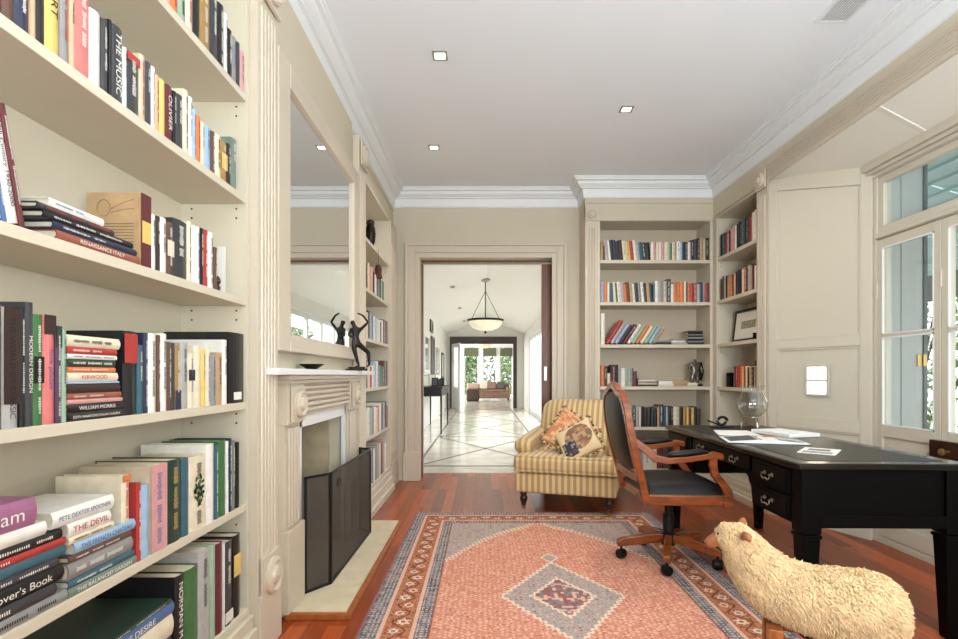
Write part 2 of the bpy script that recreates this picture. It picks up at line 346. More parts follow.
# ------------------------------------------------------------------ the window bay
sx0, sy0, sx1, sy1 = XR, 4.22, 2.60, 3.53
ang = math.atan2(sy1-sy0, sx1-sx0); SL = math.hypot(sx1-sx0, sy1-sy0)
MXS = Matrix.Translation((sx0, sy0, 0)) @ Matrix.Rotation(ang, 4, 'Z')   # local x along splay, -y is room side
def panel_wall(mx, L, name, label, mats):
    q = M(); q.box(0, L, 0, .06, 0, 2.7, mx=mx)
    st = .075
    zz = [.16, .70, .775, 1.30, 1.37, 2.50]
    q.box(0, st, -.014, 0, 0, 2.62, mx=mx).box(L-st, L, -.014, 0, 0, 2.62, mx=mx)
    zt0, zt1 = (2.56, 2.37) if 'far' in name else (2.37, 2.56)
    q.prism([(st, zt0-.02), (L-st, zt1+.02), (L-st, 2.62), (st, 2.62)], -.014, 0, 'xz', mx=mx)
    for a, c in ((.0, .16), (.70, .775), (1.30, 1.37)): q.box(st, L-st, -.014, 0, a, c, mx=mx)
    for a, c in ((.16, .70), (.775, 1.30), (1.37, 2.36)):
        q.box(st, st+.014, -.009, 0, a, c+.03*(c > 2), mx=mx).box(L-st-.014, L-st, -.009, 0, a, c, mx=mx).box(st+.014, L-st-.014, -.009, 0, a, a+.014, mx=mx)
        if c < 2: q.box(st+.014, L-st-.014, -.009, 0, c-.014, c, mx=mx)
    q.box(0, L, -.028, -.014, 0, .12, mx=mx)
    return struct(q.build(name, mats, bevel=.003), label, 'wall')
panel_wall(MXS, SL, 'wall_bay_far', 'cream panelled angled side wall of the bay', m_bay)
MXN = Matrix.Translation((2.60, 1.54, 0)) @ Matrix.Rotation(math.atan2(.85-1.54, XR-2.60), 4, 'Z')
panel_wall(MXN, math.hypot(.32, .69), 'wall_bay_near', 'cream panelled angled wall at near end of the bay', m_bay)
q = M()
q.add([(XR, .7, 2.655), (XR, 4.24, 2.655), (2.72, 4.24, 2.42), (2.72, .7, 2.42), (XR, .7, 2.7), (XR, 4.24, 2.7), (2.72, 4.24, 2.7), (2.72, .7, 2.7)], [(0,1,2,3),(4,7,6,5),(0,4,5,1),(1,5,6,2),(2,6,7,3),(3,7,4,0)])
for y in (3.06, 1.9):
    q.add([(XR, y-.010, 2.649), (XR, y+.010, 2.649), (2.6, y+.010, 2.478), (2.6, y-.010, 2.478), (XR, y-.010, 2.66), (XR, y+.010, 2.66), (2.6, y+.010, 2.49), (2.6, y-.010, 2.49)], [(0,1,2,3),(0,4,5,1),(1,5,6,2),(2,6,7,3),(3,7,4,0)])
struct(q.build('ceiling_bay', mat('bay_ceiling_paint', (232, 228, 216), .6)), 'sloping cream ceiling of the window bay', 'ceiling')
# window wall: head, posts, crown, sill
q = M(); X0 = 2.60
q.box(X0, X0+.1, 3.50, 3.60, 0, 2.7).box(X0, X0+.1, 1.44, 1.53, 0, 2.7).box(X0, X0+.1, 1.53, 3.5, 2.40, 2.7).box(X0, X0+.1, 1.53, 3.5, 1.99, 2.03)
q.box(X0, X0+.1, 1.53, 3.5, 0, .045)
q.box(X0-.012, X0, 1.44, 3.57, 2.405, 2.43).box(X0-.03, X0, 1.44, 3.57, 2.43, 2.455).box(X0-.05, X0, 1.44, 3.57, 2.455, 2.51)
q.box(X0-.015, X0, 1.53, 3.5, 1.995, 2.02)
struct(q.build('window_frame_bay', m_bay, bevel=.004), 'cream frame around the bay french doors', 'window frame')
t = struct(thing('window_1', 'long transom window above the french doors', 'window', (X0, 0, 0)))
q = M(); q.box(.01, .05, 1.53, 3.5, 2.03, 2.075).box(.01, .05, 1.53, 3.5, 2.357, 2.40).box(.01, .05, 3.455, 3.5, 2.075, 2.357).box(.01, .05, 2.48, 2.56, 2.075, 2.357).box(.01, .05, 1.53, 1.57, 2.075, 2.357)
q.build('window_sash', m_bay, t, bevel=.003)
M().box(.028, .032, 1.57, 3.455, 2.075, 2.357).build('window_pane', m_glass, t)
for k in range(4):
    ya = 3.498-k*.49; yb = ya-.486
    t = struct(thing(f'door_{k+3}', ['cream glazed french door leaf at the far end of the bay', 'second glazed french door leaf with the black rim lock', 'third glazed french door leaf', 'fourth glazed french door leaf'][k], 'door', (X0, ya, 0)))
    L_ = ya-yb; q = M(); s = .044
    q.box(.0, .045, -s, 0, .05, 1.985).box(0, .045, -L_, -L_+s, .05, 1.985).box(0, .045, -L_+s, -s, 1.93, 1.985).box(0, .045, -L_+s, -s, .05, .15).box(0, .045, -L_+s, -s, .70, .774).box(.012, .035, -L_+s, -s, .15, .70)
    q.box(.005, .012, -L_+s+.05, -s-.05, .2, .65)
    q.box(.0, .04, -L_+s, -s, 1.345, 1.362)
    q.build('door_frame', m_bay, t, bevel=.003)
    q = M()
    for a, c in ((.774, 1.345), (1.362, 1.93)):
        q.box(-.002, .004, -L_+s, -s, a, a+.008).box(-.002, .004, -L_+s, -s, c-.008, c).box(-.002, .004, -L_+s, -L_+s+.008, a, c).box(-.002, .004, -s-.008, -s, a, c)
    q.build('glazing_bead', m_white, t)
    M().box(.02, .024, -L_+s, -s, .774, 1.93).build('door_pane', m_glass, t)
    q = M()
    for z in (.3, 1.65): q.lathe([(.006, -.05), (.006, .05)], (-.004, -.004, z), 8)
    q.build('hinge', m_bay, t, smooth=True)
t = thing('rim_lock', 'black rim lock with a brass knob on the french doors', 'door lock', (X0, 2.955, .675))
M().box(-.03, 0, -.12, .10, -.05, .055).build('lock_case', m_darkwood, t, bevel=.003)
M().lathe([(.007, 0), (.007, .02), (.014, .025), (.019, .036), (.018, .046), (.0, .052)], (0, 0, 0), 16, 'x', mx=Matrix.Translation((-.03, -.03, 0)) @ Matrix.Rotation(PI, 4, 'Z')).build('knob', m_brass, t, smooth=True)
# wall light in the bay side wall
t = thing('wall_light', 'square recessed wall light glowing in the panelled bay wall', 'wall light', (0, 0, 0)); t.matrix_world = MXS
q = M(); u0, u1, z0, z1 = .30, .48, .945, 1.175
q.box(u0, u1, -.018, -.008, z0, z1).build('light_frame', mat('light_frame', (196, 190, 178), .35), t, bevel=.003)
for a, c in ((z0+.018, (z0+z1)/2-.009), ((z0+z1)/2+.009, z1-.018)): M().box(u0+.022, u1-.022, -.0195, -.0165, a, c).build('light_lens', mat('wall_lamp_glow', (255, 240, 215), .5, emit=3.2), t)
#wl = area('wall_light_lamp', MXS @ Vector((.39, -.03, 1.06)), (PI/2, 0, ang), .13, .19, 2.2, (1, .9, .75))

# ------------------------------------------------------------------ outside the bay
struct(M().box(2.75, 9, -3, 12, -.2, -.05).build('floor_veranda', mat('paving', (150, 150, 145), .8)), 'pale veranda paving and ground outside the bay', 'ground')
t = thing('folded_shutter', 'pale grey-green folded shutter standing open outside the first french door', 'shutter', (2.72, 3.62, 0), .06)
mg = mat('shutter_paint', (180, 184, 178), .5)
q = M(); q.box(0, .14, 0, .03, 0, 2.62).box(.146, .30, 0, .03, 0, 2.62).box(.06, .075, -.006, 0, 0, 2.62).build('shutter_leaf', mg, t, bevel=.003)
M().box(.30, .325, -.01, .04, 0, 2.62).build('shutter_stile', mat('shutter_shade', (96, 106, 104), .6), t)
for z in (1.2, 2.16):
    q = M(); q.box(.255, .285, -.008, -.001, z-.04, z+.04).box(.29, .315, -.016, -.011, z-.04, z+.04).build('hinge', m_brass, t)
b = M()
n = 16
for k in range(n):
    y = -2+k*.75
    b.add([(2.75, y, 2.72), (2.75, y+.73, 2.72), (4.7, y+.73, 2.12), (4.7, y, 2.12), (2.75, y, 2.76), (2.75, y+.73, 2.76), (4.7, y+.73, 2.16), (4.7, y, 2.16)], [(0,1,2,3),(4,7,6,5),(0,4,5,1),(2,6,7,3),(3,7,4,0),(1,5,6,2)])
for k in range(14):
    x = 2.8+k*.135; z = 2.72-(x-2.75)*.6/1.95; b.box(x, x+.02, -2, 10, z-.02, z+.01)
tag(b.build('veranda_roof', mat('veranda_boards', (180, 208, 210), .5)), 'pale turquoise lined veranda roof outside the windows', 'veranda roof')
tag(M().box(4.66, 4.76, -2, 10, 1.88, 2.16).build('veranda_beam', mat('beam_grey', (92, 96, 98), .6), bevel=.005), 'dark grey beam at the outer edge of the veranda', 'beam')
def foliage(name, label, c, r, n, mats, seed, leaf=.05, cat='shrub'):
    g = random.Random(seed); root = thing(name, label, cat, (c[0], c[1], 0)); q = M()
    for i in range(n):
        a, bb = g.uniform(0, 2*PI), math.acos(g.uniform(-1, 1)); k = g.uniform(.55, 1)**.5*(1+.12*math.sin(5*a+3*bb))
        p = Vector((r[0]*k*math.sin(bb)*math.cos(a), r[1]*k*math.sin(bb)*math.sin(a), c[2]+r[2]*k*math.cos(bb)))
        if p.z < .02: continue
        u = Vector((g.gauss(0, 1), g.gauss(0, 1), g.gauss(0, 1))).normalized(); w = u.cross(Vector((g.gauss(0, 1), g.gauss(0, 1), g.gauss(0, 1)))).normalized(); l = leaf*g.uniform(.6, 1.3)
        q.add([p-u*l, p+w*l*.45, p+u*l, p-w*l*.45], [(0,1,2,3)], g.randrange(len(mats)))
    q.build('foliage', mats, root, fix=False)
    q = M()
    for k in range(4): q.sweep([(g.uniform(-.1, .1), g.uniform(-.1, .1), -.05), (g.uniform(-.3, .3)*r[0], g.uniform(-.3, .3)*r[1], c[2]*.6), (g.uniform(-.6, .6)*r[0], g.uniform(-.6, .6)*r[1], c[2]+r[2]*.5)], [.05, .03, .01], 6)
    q.build('stem', m_darkwood, root)
    return root
foliage('garden_shrub', 'dense grey-green shrub seen through the french doors', (6.0, 6.9, 1.1), (.9, 1.2, 1.5), 5200, m_leaf, 3, .05)
foliage('garden_shrub', 'light green shrub outside, behind the second french door', (6.4, 3.9, 1.0), (.9, 1.1, 1.3), 3000, m_leaf[1:], 4, .06)

# ------------------------------------------------------------------ fireplace
struct(M().box(-1.17, -1.0, 2.58, 2.60, 0, .84).box(-1.17, -1.0, 3.43, 3.45, 0, .84).box(-1.36, -1.34, 2.55, 3.48, 0, .84).box(-1.34, -1.17, 2.55, 2.58, 0, .84).box(-1.34, -1.17, 3.45, 3.48, 0, .84).box(-1.36, -1.0, 2.55, 3.48, .84, .86).build('wall_firebox', m_fire), 'pale stone lining of the firebox', 'firebox')
t = thing('fireplace_surround', 'cream carved timber fireplace surround with a mantel shelf', 'fireplace', (0, 3.02, 0))
q = M(); pl = [(-.92, -.76), (-.866, -.76), (-.866, -.91), (-.815, -.91), (-.815, .97), (-.868, .97), (-.868, .70), (-.92, .70)]
q.prism(pl, 1.10, 1.128, 'xy').build('mantel_shelf', m_white, t, bevel=.004)
q = M(); q.prism([(-.92, -.70), (-.84, -.70), (-.84, .68), (-.92, .68)], 1.078, 1.10, 'xy').prism([(-.92, -.68), (-.855, -.68), (-.855, .66), (-.92, .66)], 1.06, 1.078, 'xy')
q.build('mantel_moulding', m_trim, t, bevel=.004)
q = M(); q.box(-.92, -.885, -.46, .44, .90, 1.06)
for k in range(5): q.sweep([(-.882, -.46, .925+k*.028), (-.882, .44, .925+k*.028)], .0125, 8)
q.build('frieze', m_trim, t, smooth=True, ang=50)
for y0, y1 in ((-.66, -.46), (.45, .655)):
    c = M(); c.box(-.92, -.884, y0, y1, .40, .875)
    for k in range(4):
        yy = y0+.03+(y1-y0-.06)*(k+.5)/4; c.box(-.884, -.872, yy-.013, yy+.013, .41, .86)
    o = c.build('column', m_trim, t, bevel=.003)
    M().box(-.92, -.866, y0-.005, y1+.005, .875, 1.06).build('corner_block', m_trim, o, bevel=.003)
    M().box(-.92, -.862, y0-.008, y1+.008, .032, .40).build('column_plinth', m_trim, o, bevel=.004)
    rosette(o, Matrix.Translation((-.862, (y0+y1)/2, .967)) @ Matrix.Rotation(PI/2, 4, 'Z'), .08)
q = M(); q.box(-.918, -.895, -.44, -.40, .032, .90).box(-.918, -.895, .40, .43, .032, .90).box(-.918, -.895, -.44, .43, .84, .90)
q.build('slip', m_white, t, bevel=.003)
t = thing('hearth', 'pale stone hearth slab edged with a timber strip', 'hearth', (0, 0, 0))
M().box(-.917, -.62, 2.40, 3.90, .001, .032).box(-1.33, -.917, 2.59, 3.44, .001, .032).build('slab', m_stone, t, bevel=.003)
M().box(-.89, -.595, 2.375, 2.40, .001, .026).box(-.62, -.595, 2.40, 3.90, .001, .026).box(-.89, -.595, 3.90, 3.925, .001, .026).build('edge_strip', m_pine, t, bevel=.002)
# fire screen
def meshmat():
    m = bpy.data.materials.new('screen_mesh'); m.use_nodes = True; N = m.node_tree.nodes; L = m.node_tree.links; b = N['Principled BSDF']
    b.inputs['Base Color'].default_value = (*lin((72, 66, 62)), 1); b.inputs['Roughness'].default_value = .6; b.inputs['Alpha'].default_value = .58
    return m
m_scr = meshmat()
t = thing('fire_screen', 'black mesh folding fire screen standing on the hearth', 'fire screen', (0, 0, .032))
pts = [(-.872, 2.585), (-.778, 2.71), (-.765, 3.60), (-.855, 3.66)]
for i in range(3):
    a, c = Vector(pts[i]), Vector(pts[i+1]); L_ = (c-a).length; mx = Matrix.Translation((a.x, a.y, 0)) @ Matrix.Rotation(math.atan2(c.y-a.y, c.x-a.x), 4, 'Z')
    q = M(); f = .006
    q.box(0, L_, -f, f, 0, 2*f, mx=mx).box(0, L_, -f, f, .57-2*f, .57, mx=mx).box(0, 2*f, -f, f, 0, .57, mx=mx).box(L_-2*f, L_, -f, f, 0, .57, mx=mx)
    o = q.build('screen_frame', m_blackmetal, t, bevel=.002)
    q = M(); q.box(f, L_-f, -.001, .001, f, .57-f, mx=mx); q.build('screen_mesh', m_scr, o)
q = M(); q.sweep([(-.75, 2.76+.03*math.cos(a/6*2*PI), .51+.02*math.sin(a/6*2*PI)) for a in range(7)], .004, 6); q.build('handle', m_blackmetal, t)
t = thing('mirror', 'tall cream-framed mirror above the mantel', 'mirror', (-.92, 3.0, 0))
q = M(); q.box(0, .05, -.74, -.60, 1.205, 2.51).box(0, .05, .59, .715, 1.205, 2.51).box(0, .05, -.60, .59, 2.40, 2.51).box(0, .05, -.60, .59, 1.205, 1.285)
q.build('mirror_frame', m_trim, t, bevel=.006)
M().box(.025, .030, -.605, .595, 1.28, 2.405).build('mirror_glass', m_mirror, t)
t = thing('mantel_bowl', 'small dark shallow bowl on the mantel shelf', 'bowl', (-.85, 2.63, 1.1285))
M().lathe([(.0, .0), (.025, .0), (.03, .004), (.055, .02), (.062, .026), (.057, .026), (.03, .010), (.0, .007)], n=24).build('bowl', m_bronze, t, smooth=True)

# ------------------------------------------------------------------ figures in bronze
def skin_figure(name, pts, edges, rad, m, parent, root=0):
    me = bpy.data.meshes.new(name); me.from_pydata(pts, edges, []); o = bpy.data.objects.new(name, me); COL.objects.link(o); o.parent = parent
    me.materials.append(m)
    s = o.modifiers.new('skin', 'SKIN'); s.use_smooth_shade = True
    for i, r in enumerate(rad):
        me.skin_vertices[0].data[i].radius = r if isinstance(r, tuple) else (r, r); me.skin_vertices[0].data[i].use_root = (i == root)
    ss = o.modifiers.new('sub', 'SUBSURF'); ss.levels = 2; ss.render_levels = 2
    return o
# dancing figure on the mantel (y across the view, z up)
t = thing('dancer_statuette', 'dark bronze statuette of a nude dancer with arms raised on the mantel', 'statuette', (-.838, 3.50, 1.1285), math.radians(-62)); t.scale = (.77, .77, .77)
q = M(); q.box(-.055, .055, -.08, .085, 0, .018).box(-.04, .04, -.06, .07, .018, .034).build('base', m_bronze, t, bevel=.004)
P = [(0,.0,.235),(0,-.005,.285),(0,.0,.335),(0,-.012,.375),(0,-.02,.395),(0,-.04,.43),   # pelvis waist chest neck0 neck head
     (0,-.025,.225),(0,-.005,.14),(0,.025,.035),(0,-.01,.036),                            # standing leg
     (0,.03,.222),(.0,.11,.155),(.0,.115,.05),(0,.09,.034),                                # other leg
     (0,.045,.36),(0,.105,.42),(0,.06,.475),(0,.01,.495),                                   # raised arm
     (.01,-.04,.35),(.03,-.075,.30),(.04,-.02,.275)]                                      # bent arm
E = [(0,1),(1,2),(2,3),(3,4),(4,5),(0,6),(6,7),(7,8),(8,9),(0,10),(10,11),(11,12),(12,13),(2,14),(14,15),(15,16),(16,17),(2,18),(18,19),(19,20)]
R = [.031,.024,.034,.018,.014,.031,.025,.019,.011,.008,.025,.020,.011,.008,.015,.011,.009,.007,.015,.011,.009]
skin_figure('figure', P, E, R, m_bronze, t)

# ------------------------------------------------------------------ rug
def rug():
    x0, x1, y0, y1 = -.53, 1.32, 1.02, 4.20; cs = .006
    nx, ny = int((x1-x0)/cs), int((y1-y0)/cs); g = np.random.default_rng(3)
    X = (np.arange(nx)+.5)*cs; Y = (np.arange(ny)+.5)*cs; X, Y = np.meshgrid(X, Y); w, h = nx*cs, ny*cs
    C = {k: np.array(lin(v)) for k, v in dict(field=(214,144,120), field2=(232,182,160), dot=(194,120,100), navy=(92,96,108), slate=(136,132,134), cream=(236,214,190), pink=(226,180,160), rust=(188,124,90), rust2=(158,96,70), grey=(180,160,152), grey2=(204,186,174), brown=(120,70,52), teal=(128,142,142), plum=(150,104,108)).items()}
    out = np.zeros((ny, nx, 3))
    d = np.minimum(np.minimum(X, w-X), np.minimum(Y, h-Y))
    r1 = g.random((ny, nx)); 
    def put(mk, k): out[mk] = C[k]
    def hsh(a, b): return np.mod(np.sin(a*12.9898+b*78.233)*43758.5453, 1)
    # field: small repeated boteh / flower lattice
    fx = np.floor(X/.024); fy = np.floor((Y+(fx % 2)*.012)/.024); lx = X/.024-fx-.5; ly = (Y+(fx % 2)*.012)/.024-fy-.5
    put(d >= 0, 'field'); put((lx**2+ly**2 < .10) & (hsh(fx, fy+3) > .25), 'field2'); put((lx**2+ly**2 < .03), 'dot'); rr = hsh(np.floor(X/.012), np.floor(Y/.012)); put(rr > .93, 'dot'); put(rr < .12, 'field2'); put((np.abs(lx) > .42) & (hsh(fx, fy) > .5), 'dot')
    cx, cy = w/2+.0, h/2; ax = np.abs(X-cx); ay = np.abs(Y-cy)
    # spandrels: grey corners with serrated cream edge
    bw = .30; ex = X-bw; ex = np.minimum(ex, w-bw-X); ey = np.minimum(Y-bw, h-bw-Y)
    curve = ex/.60 + ey/.82 + .10*np.sin(ex*60)*0 + .025*np.sign(np.sin((ex-ey)*130)) + .12*np.sin(np.clip(ex/.52, 0, 1)*PI)
    sp = (curve < 1)
    def greyfill(mk, s=.03):
        gx = np.floor(X/s); gy = np.floor(Y/s); a = X/s-gx-.5; c = Y/s-gy-.5; k = hsh(gx, gy)
        put(mk, 'grey'); put(mk & ((np.abs(a)+np.abs(c)) < .36), 'grey2'); put(mk & ((a*a+c*c) < .035) & (k > .35), 'slate'); put(mk & ((a*a+c*c) < .05) & (k < .22), 'plum')
    greyfill(sp); put((np.abs(curve-1) < .022), 'cream')
    # medallion
    zz = .02*np.sign(np.sin((ax-ay)*110))
    dm = ax/.30+ay/.47+zz; greyfill(dm < 1, .026); put(np.abs(dm-1) < .03, 'cream')
    fin = (ax/.05+np.abs(ay-.545)/.07); greyfill(fin < 1, .02); put(np.abs(fin-1) < .12, 'cream')
    di = ax/.155+ay/.23+zz*1.5; mk = di < 1; put(mk, 'pink'); gx = np.floor(X/.018); gy = np.floor(Y/.018); put(mk & (hsh(gx, gy) > .58), 'plum'); put(mk & (hsh(gx+3, gy) > .72), 'slate'); put(mk & (hsh(gx, gy+9) > .85), 'rust2'); put(np.abs(di-1) < .06, 'cream')
    # borders
    along = np.where(np.minimum(X, w-X) < np.minimum(Y, h-Y), Y, X)
    def band(a, b_, fn): mk = (d >= a) & (d < b_); fn(mk, (d-a)/(b_-a))
    def small(mk, u):
        s = .021; k = np.floor(along/s); l = along/s-k-.5; kk = np.floor(d/.02); v = d/.02-kk-.5
        put(mk, 'navy'); put(mk & (hsh(k, kk) > .35), 'slate'); put(mk & ((l*l+v*v) < .06), 'grey2'); put(mk & ((l*l+v*v) < .10) & (hsh(k, kk+5) > .7), 'pink')
    def vine(mk, u):
        per = .17; ph = along/per*2*PI; v = u-.5; c = .26*np.sin(ph)
        put(mk, 'rust'); put(mk & (hsh(np.floor(along/.012), np.floor(d/.012)) > .75), 'rust2')
        put(mk & (np.abs(v-c) < .045), 'brown')
        k = np.floor(along/(per/2)); l = (along/(per/2)-k-.5)*per/2; vv = (v+.12*np.where(k % 2 == 0, 1, -1))*.13; r = np.hypot(l, vv); th = np.arctan2(vv, l)
        R_ = .030*(1+.22*np.cos(6*th)); put(mk & (r < R_) & (k % 3 != 0), 'field'); put(mk & (r < R_) & (k % 3 == 0), 'pink'); put(mk & (r > R_) & (r < R_+.005), 'brown'); put(mk & (r < .019), 'cream'); put(mk & (r < .012) & (k % 2 == 0), 'teal'); put(mk & (r < .012) & (k % 2 == 1), 'rust2')
    band(0, .012, lambda m_, u: put(m_, 'plum')); band(.012, .085, small); band(.085, .102, lambda m_, u: put(m_, 'pink')); band(.102, .225, vine); band(.225, .242, lambda m_, u: put(m_, 'pink')); band(.242, .298, small); band(.298, .305, lambda m_, u: put(m_, 'rust2'))
    out *= (1+.16*(r1-.5))[..., None]
    # mesh grid on top, thin body
    vx = x0+np.arange(nx+1)*cs; vy = y0+np.arange(ny+1)*cs; VX, VY = np.meshgrid(vx, vy); co = np.stack([VX, VY, np.full_like(VX, .012)], -1).reshape(-1, 3)
    i = np.arange(nx*ny); r, c = i//nx, i % nx; a = r*(nx+1)+c; F = np.stack([a, a+1, a+nx+2, a+nx+1], 1)
    me = bpy.data.meshes.new('rug_pile'); me.vertices.add(len(co)); me.vertices.foreach_set('co', co.ravel().astype(np.float32)); me.loops.add(F.size); me.loops.foreach_set('vertex_index', F.ravel()); me.polygons.add(len(F)); me.polygons.foreach_set('loop_start', np.arange(0, F.size, 4)); me.update(calc_edges=True)
    at = me.color_attributes.new('pattern', 'FLOAT_COLOR', 'CORNER'); cl = np.ones((F.size, 4), np.float32); cl[:, :3] = np.repeat(out.reshape(-1, 3), 4, 0); at.data.foreach_set('color', cl.ravel())
    me.materials.append(attr_mat('rug_wool')); o = bpy.data.objects.new('rug_pile', me); COL.objects.link(o)
    t = thing('oriental_rug', 'salmon pink oriental rug with a grey diamond medallion and floral border', 'rug'); o.parent = t
    M().box(x0, x1, y0, y1, .0005, .0115).build('rug_backing', mat('rug_back', (190, 150, 130), .9), t)
    q = M(); gg = random.Random(5)
    for yy, s in ((y1, 1), (y0, -1)):
        for k in range(int(w/.008)):
            x = x0+k*.008; q.sweep([(x, yy, .009), (x+gg.uniform(-.004, .004), yy+s*.018, .004), (x+gg.uniform(-.01, .01), yy+s*gg.uniform(.03, .042), .003)], .0022, 3)
    tag(q.build('fringe', mat('fringe', (226, 212, 190), .9), t), kind='stuff')
rug()

# ------------------------------------------------------------------ striped armchair
def armchair():
    t = thing('armchair', 'gold and tan striped upholstered armchair in front of the far bookcase', 'armchair', (.79, 4.63, 0), math.radians(-18))
    # local: -y is the front, x across
    hw = .43
    q = M(); q.box(-.37, .37, -.47, .42, .15, .335); q.build('seat_base', m_stripe, t, bevel=.03, seg=4)
    q = M(); q.box(-.40, .40, -.50, -.44, .155, .315); q.build('front_rail', m_stripe, t, bevel=.022, seg=4)
    # seat cushion
    q = M(); n = 10; vs = []
    q.box(-.30, .30, -.10, .30, .33, .47); q.box(-.41, .41, -.53, -.10, .325, .455)
    o = q.build('seat_cushion', m_stripe, t, bevel=.045, seg=5)
    q = M(); q.sweep([(-.405, -.10, .335), (-.405, -.52, .335), (.405, -.52, .335), (.405, -.10, .335)], .007, 8); q.sweep([(-.40, -.10, .445), (-.395, -.515, .448), (.395, -.515, .448), (.40, -.10, .445)], .006, 8)
    q.build('piping', m_stripe, o, smooth=True)
    for s in (-1, 1):
        q = M(); q.box(min(s*.30, s*.40), max(s*.30, s*.40), -.30, .40, .15, .49)
        arm = q.build('arm', m_stripe, t, bevel=.03, seg=4)
        q = M(); path = [(s*.375, -.34, .49), (s*.375, -.30, .50), (s*.375, 0, .515), (s*.37, .30, .54), (s*.36, .42, .56)]
        q.sweep(path, [(.05, .045), (.078, .072), (.08, .075), (.075, .07), (.06, .06)], 18); q.build('arm_roll', m_stripe, arm, smooth=True, ang=80)
    # back: thick tilted panel with rounded top
    prof = []; nx, nz = 14, 12; vs = []; fs = []
    def bp(u, v, side):   # u -1..1, v 0..1
        wd = .35+.02*math.sin(v*PI); z = .30+v*.57-(.03 if abs(u) > .99 else 0); top = 1-.055*abs(u)**6
        y = .24+.20*v**1.3 - .10*(1-u*u)*0; th = .085*(1-abs(u)**5*.5)*(1-.75*max(0, v-.8)/.2*max(0, v-.8)/.2)
        return (u*wd, y+(-th-.02*(1-u*u) if side == 0 else th), .30+(z-.30)*top)
    for side in (0, 1):
        for j in range(nz+1):
            for i in range(nx+1): vs.append(bp(-1+2*i/nx, j/nz, side))
    k = (nx+1)*(nz+1); idx = lambda s, j, i: s*k+j*(nx+1)+i
    for j in range(nz):
        for i in range(nx):
            fs.append((idx(0,j,i), idx(0,j,i+1), idx(0,j+1,i+1), idx(0,j+1,i))); fs.append((idx(1,j,i), idx(1,j+1,i), idx(1,j+1,i+1), idx(1,j,i+1)))
        fs.append((idx(0,j,0), idx(0,j+1,0), idx(1,j+1,0), idx(1,j,0))); fs.append((idx(0,j,nx), idx(1,j,nx), idx(1,j+1,nx), idx(0,j+1,nx)))
    for i in range(nx):
        fs.append((idx(0,nz,i), idx(0,nz,i+1), idx(1,nz,i+1), idx(1,nz,i))); fs.append((idx(0,0,i), idx(1,0,i), idx(1,0,i+1), idx(0,0,i+1)))
    q = M(); q.add(vs, fs); o = q.build('backrest', m_stripe, t, smooth=True, ang=180); sub(o, 1)
    for x, y in ((-.34, -.44), (.34, -.44), (-.32, .38), (.32, .38)):
        lg = M().lathe([(.026, .155), (.03, .14), (.022, .125), (.033, .105), (.03, .085), (.018, .06), (.022, .05), (.012, .035)], (x, y, 0), 16).build('leg', m_darkwood, t, smooth=True)
        M().lathe([(.0, .013), (.016, .015), (.018, .022), (.016, .034), (.0, .036)], (x, y, 0), 12).build('castor', m_brass, lg, smooth=True)
    return t
armchair()
def cushion(name, label, loc, rot, s, th, fn, tassel):
    t = thing(name, label, 'cushion', loc); t.rotation_euler = rot
    n = 40; vs = []; fs = []; cols = []
    for side in (1, -1):
        for j in range(n+1):
            for i in range(n+1):
                u, v = -1+2*i/n, -1+2*j/n; pin = 1-.07*(1-abs(u))*abs(v)**2-.0; px = u*(1-.07*(1-v*v)); pz = v*(1-.07*(1-u*u))
                hgt = th*max(0, (1-u**4)*(1-v**4))**.45
                vs.append((px*s, -side*hgt, pz*s))
    k = (n+1)**2
    for sd in (0, 1):
        for j in range(n):
            for i in range(n):
                a = sd*k+j*(n+1)+i; f = (a, a+1, a+n+2, a+n+1); fs.append(f if sd == 0 else f[::-1]); cols.append(fn(-1+2*(i+.5)/n, -1+2*(j+.5)/n, sd))
    me = bpy.data.meshes.new('cushion_cover'); me.from_pydata(vs, [], fs); at = me.color_attributes.new('pattern', 'FLOAT_COLOR', 'CORNER')
    cl = np.ones((len(fs)*4, 4), np.float32); cl[:, :3] = np.repeat(np.array([lin(c) for c in cols]), 4, 0); at.data.foreach_set('color', cl.ravel())
    me.polygons.foreach_set('use_smooth', [True]*len(fs)); me.materials.append(attr_mat('cushion_cloth', .85)); o = bpy.data.objects.new('cushion_cover', me); COL.objects.link(o); o.parent = t
    if tassel:
        q = M()
        for e in range(4):
            for i in range(12):
                a = -1+2*(i+.5)/12
                x, z = [(a, -1), (a, 1), (-1, a), (1, a)][e]; q.ball((x*s*1.05*(1-.05*(1-z*z)), 0, z*s*1.05*(1-.05*(1-x*x))), .010, 8, 6, i % 3)
        tag(q.build('pompom_trim', [mat('pom_green', (120, 122, 92), .9), mat('pom_cream', (228, 214, 184), .9), mat('pom_brown', (130, 92, 66), .9)], t, smooth=True), kind='stuff')
    return t
def hs(a, b, k=0): return (math.sin(a*12.99+b*78.23+k)*43758.5) % 1
def pat1(u, v, sd):
    h_ = hs(round(u*5.5), round(v*5.5)); f = hs(round(u*11), round(v*11), 2)
    if max(abs(u), abs(v)) > .93: return (196, 150, 104)
    return (206, 134, 100) if h_ > .68 else (222, 164, 116) if f > .7 else (232, 186, 138) if f > .25 else (214, 158, 112)
def pat2(u, v, sd):
    if sd: return (226, 200, 158)
    if max(abs(u), abs(v)) > .95: return (196, 160, 116)
    if -.85 < u < -.12 and -.78 < v < .05:
        g = hs(round(u*9), round(v*9)); return (70, 70, 78) if g > .45 else (150, 146, 142) if g > .2 else (112, 84, 76)
    if u > -.75 and v > -.25 or (u > -.1 and v > -.75):
        g = hs(round(u*6), round(v*6), 4)
        if (u-.15)**2+(v-.1)**2 < .55: return (140, 110, 90) if g > .66 else (196, 160, 124) if g > .33 else (176, 134, 100)
    return (232, 208, 168)
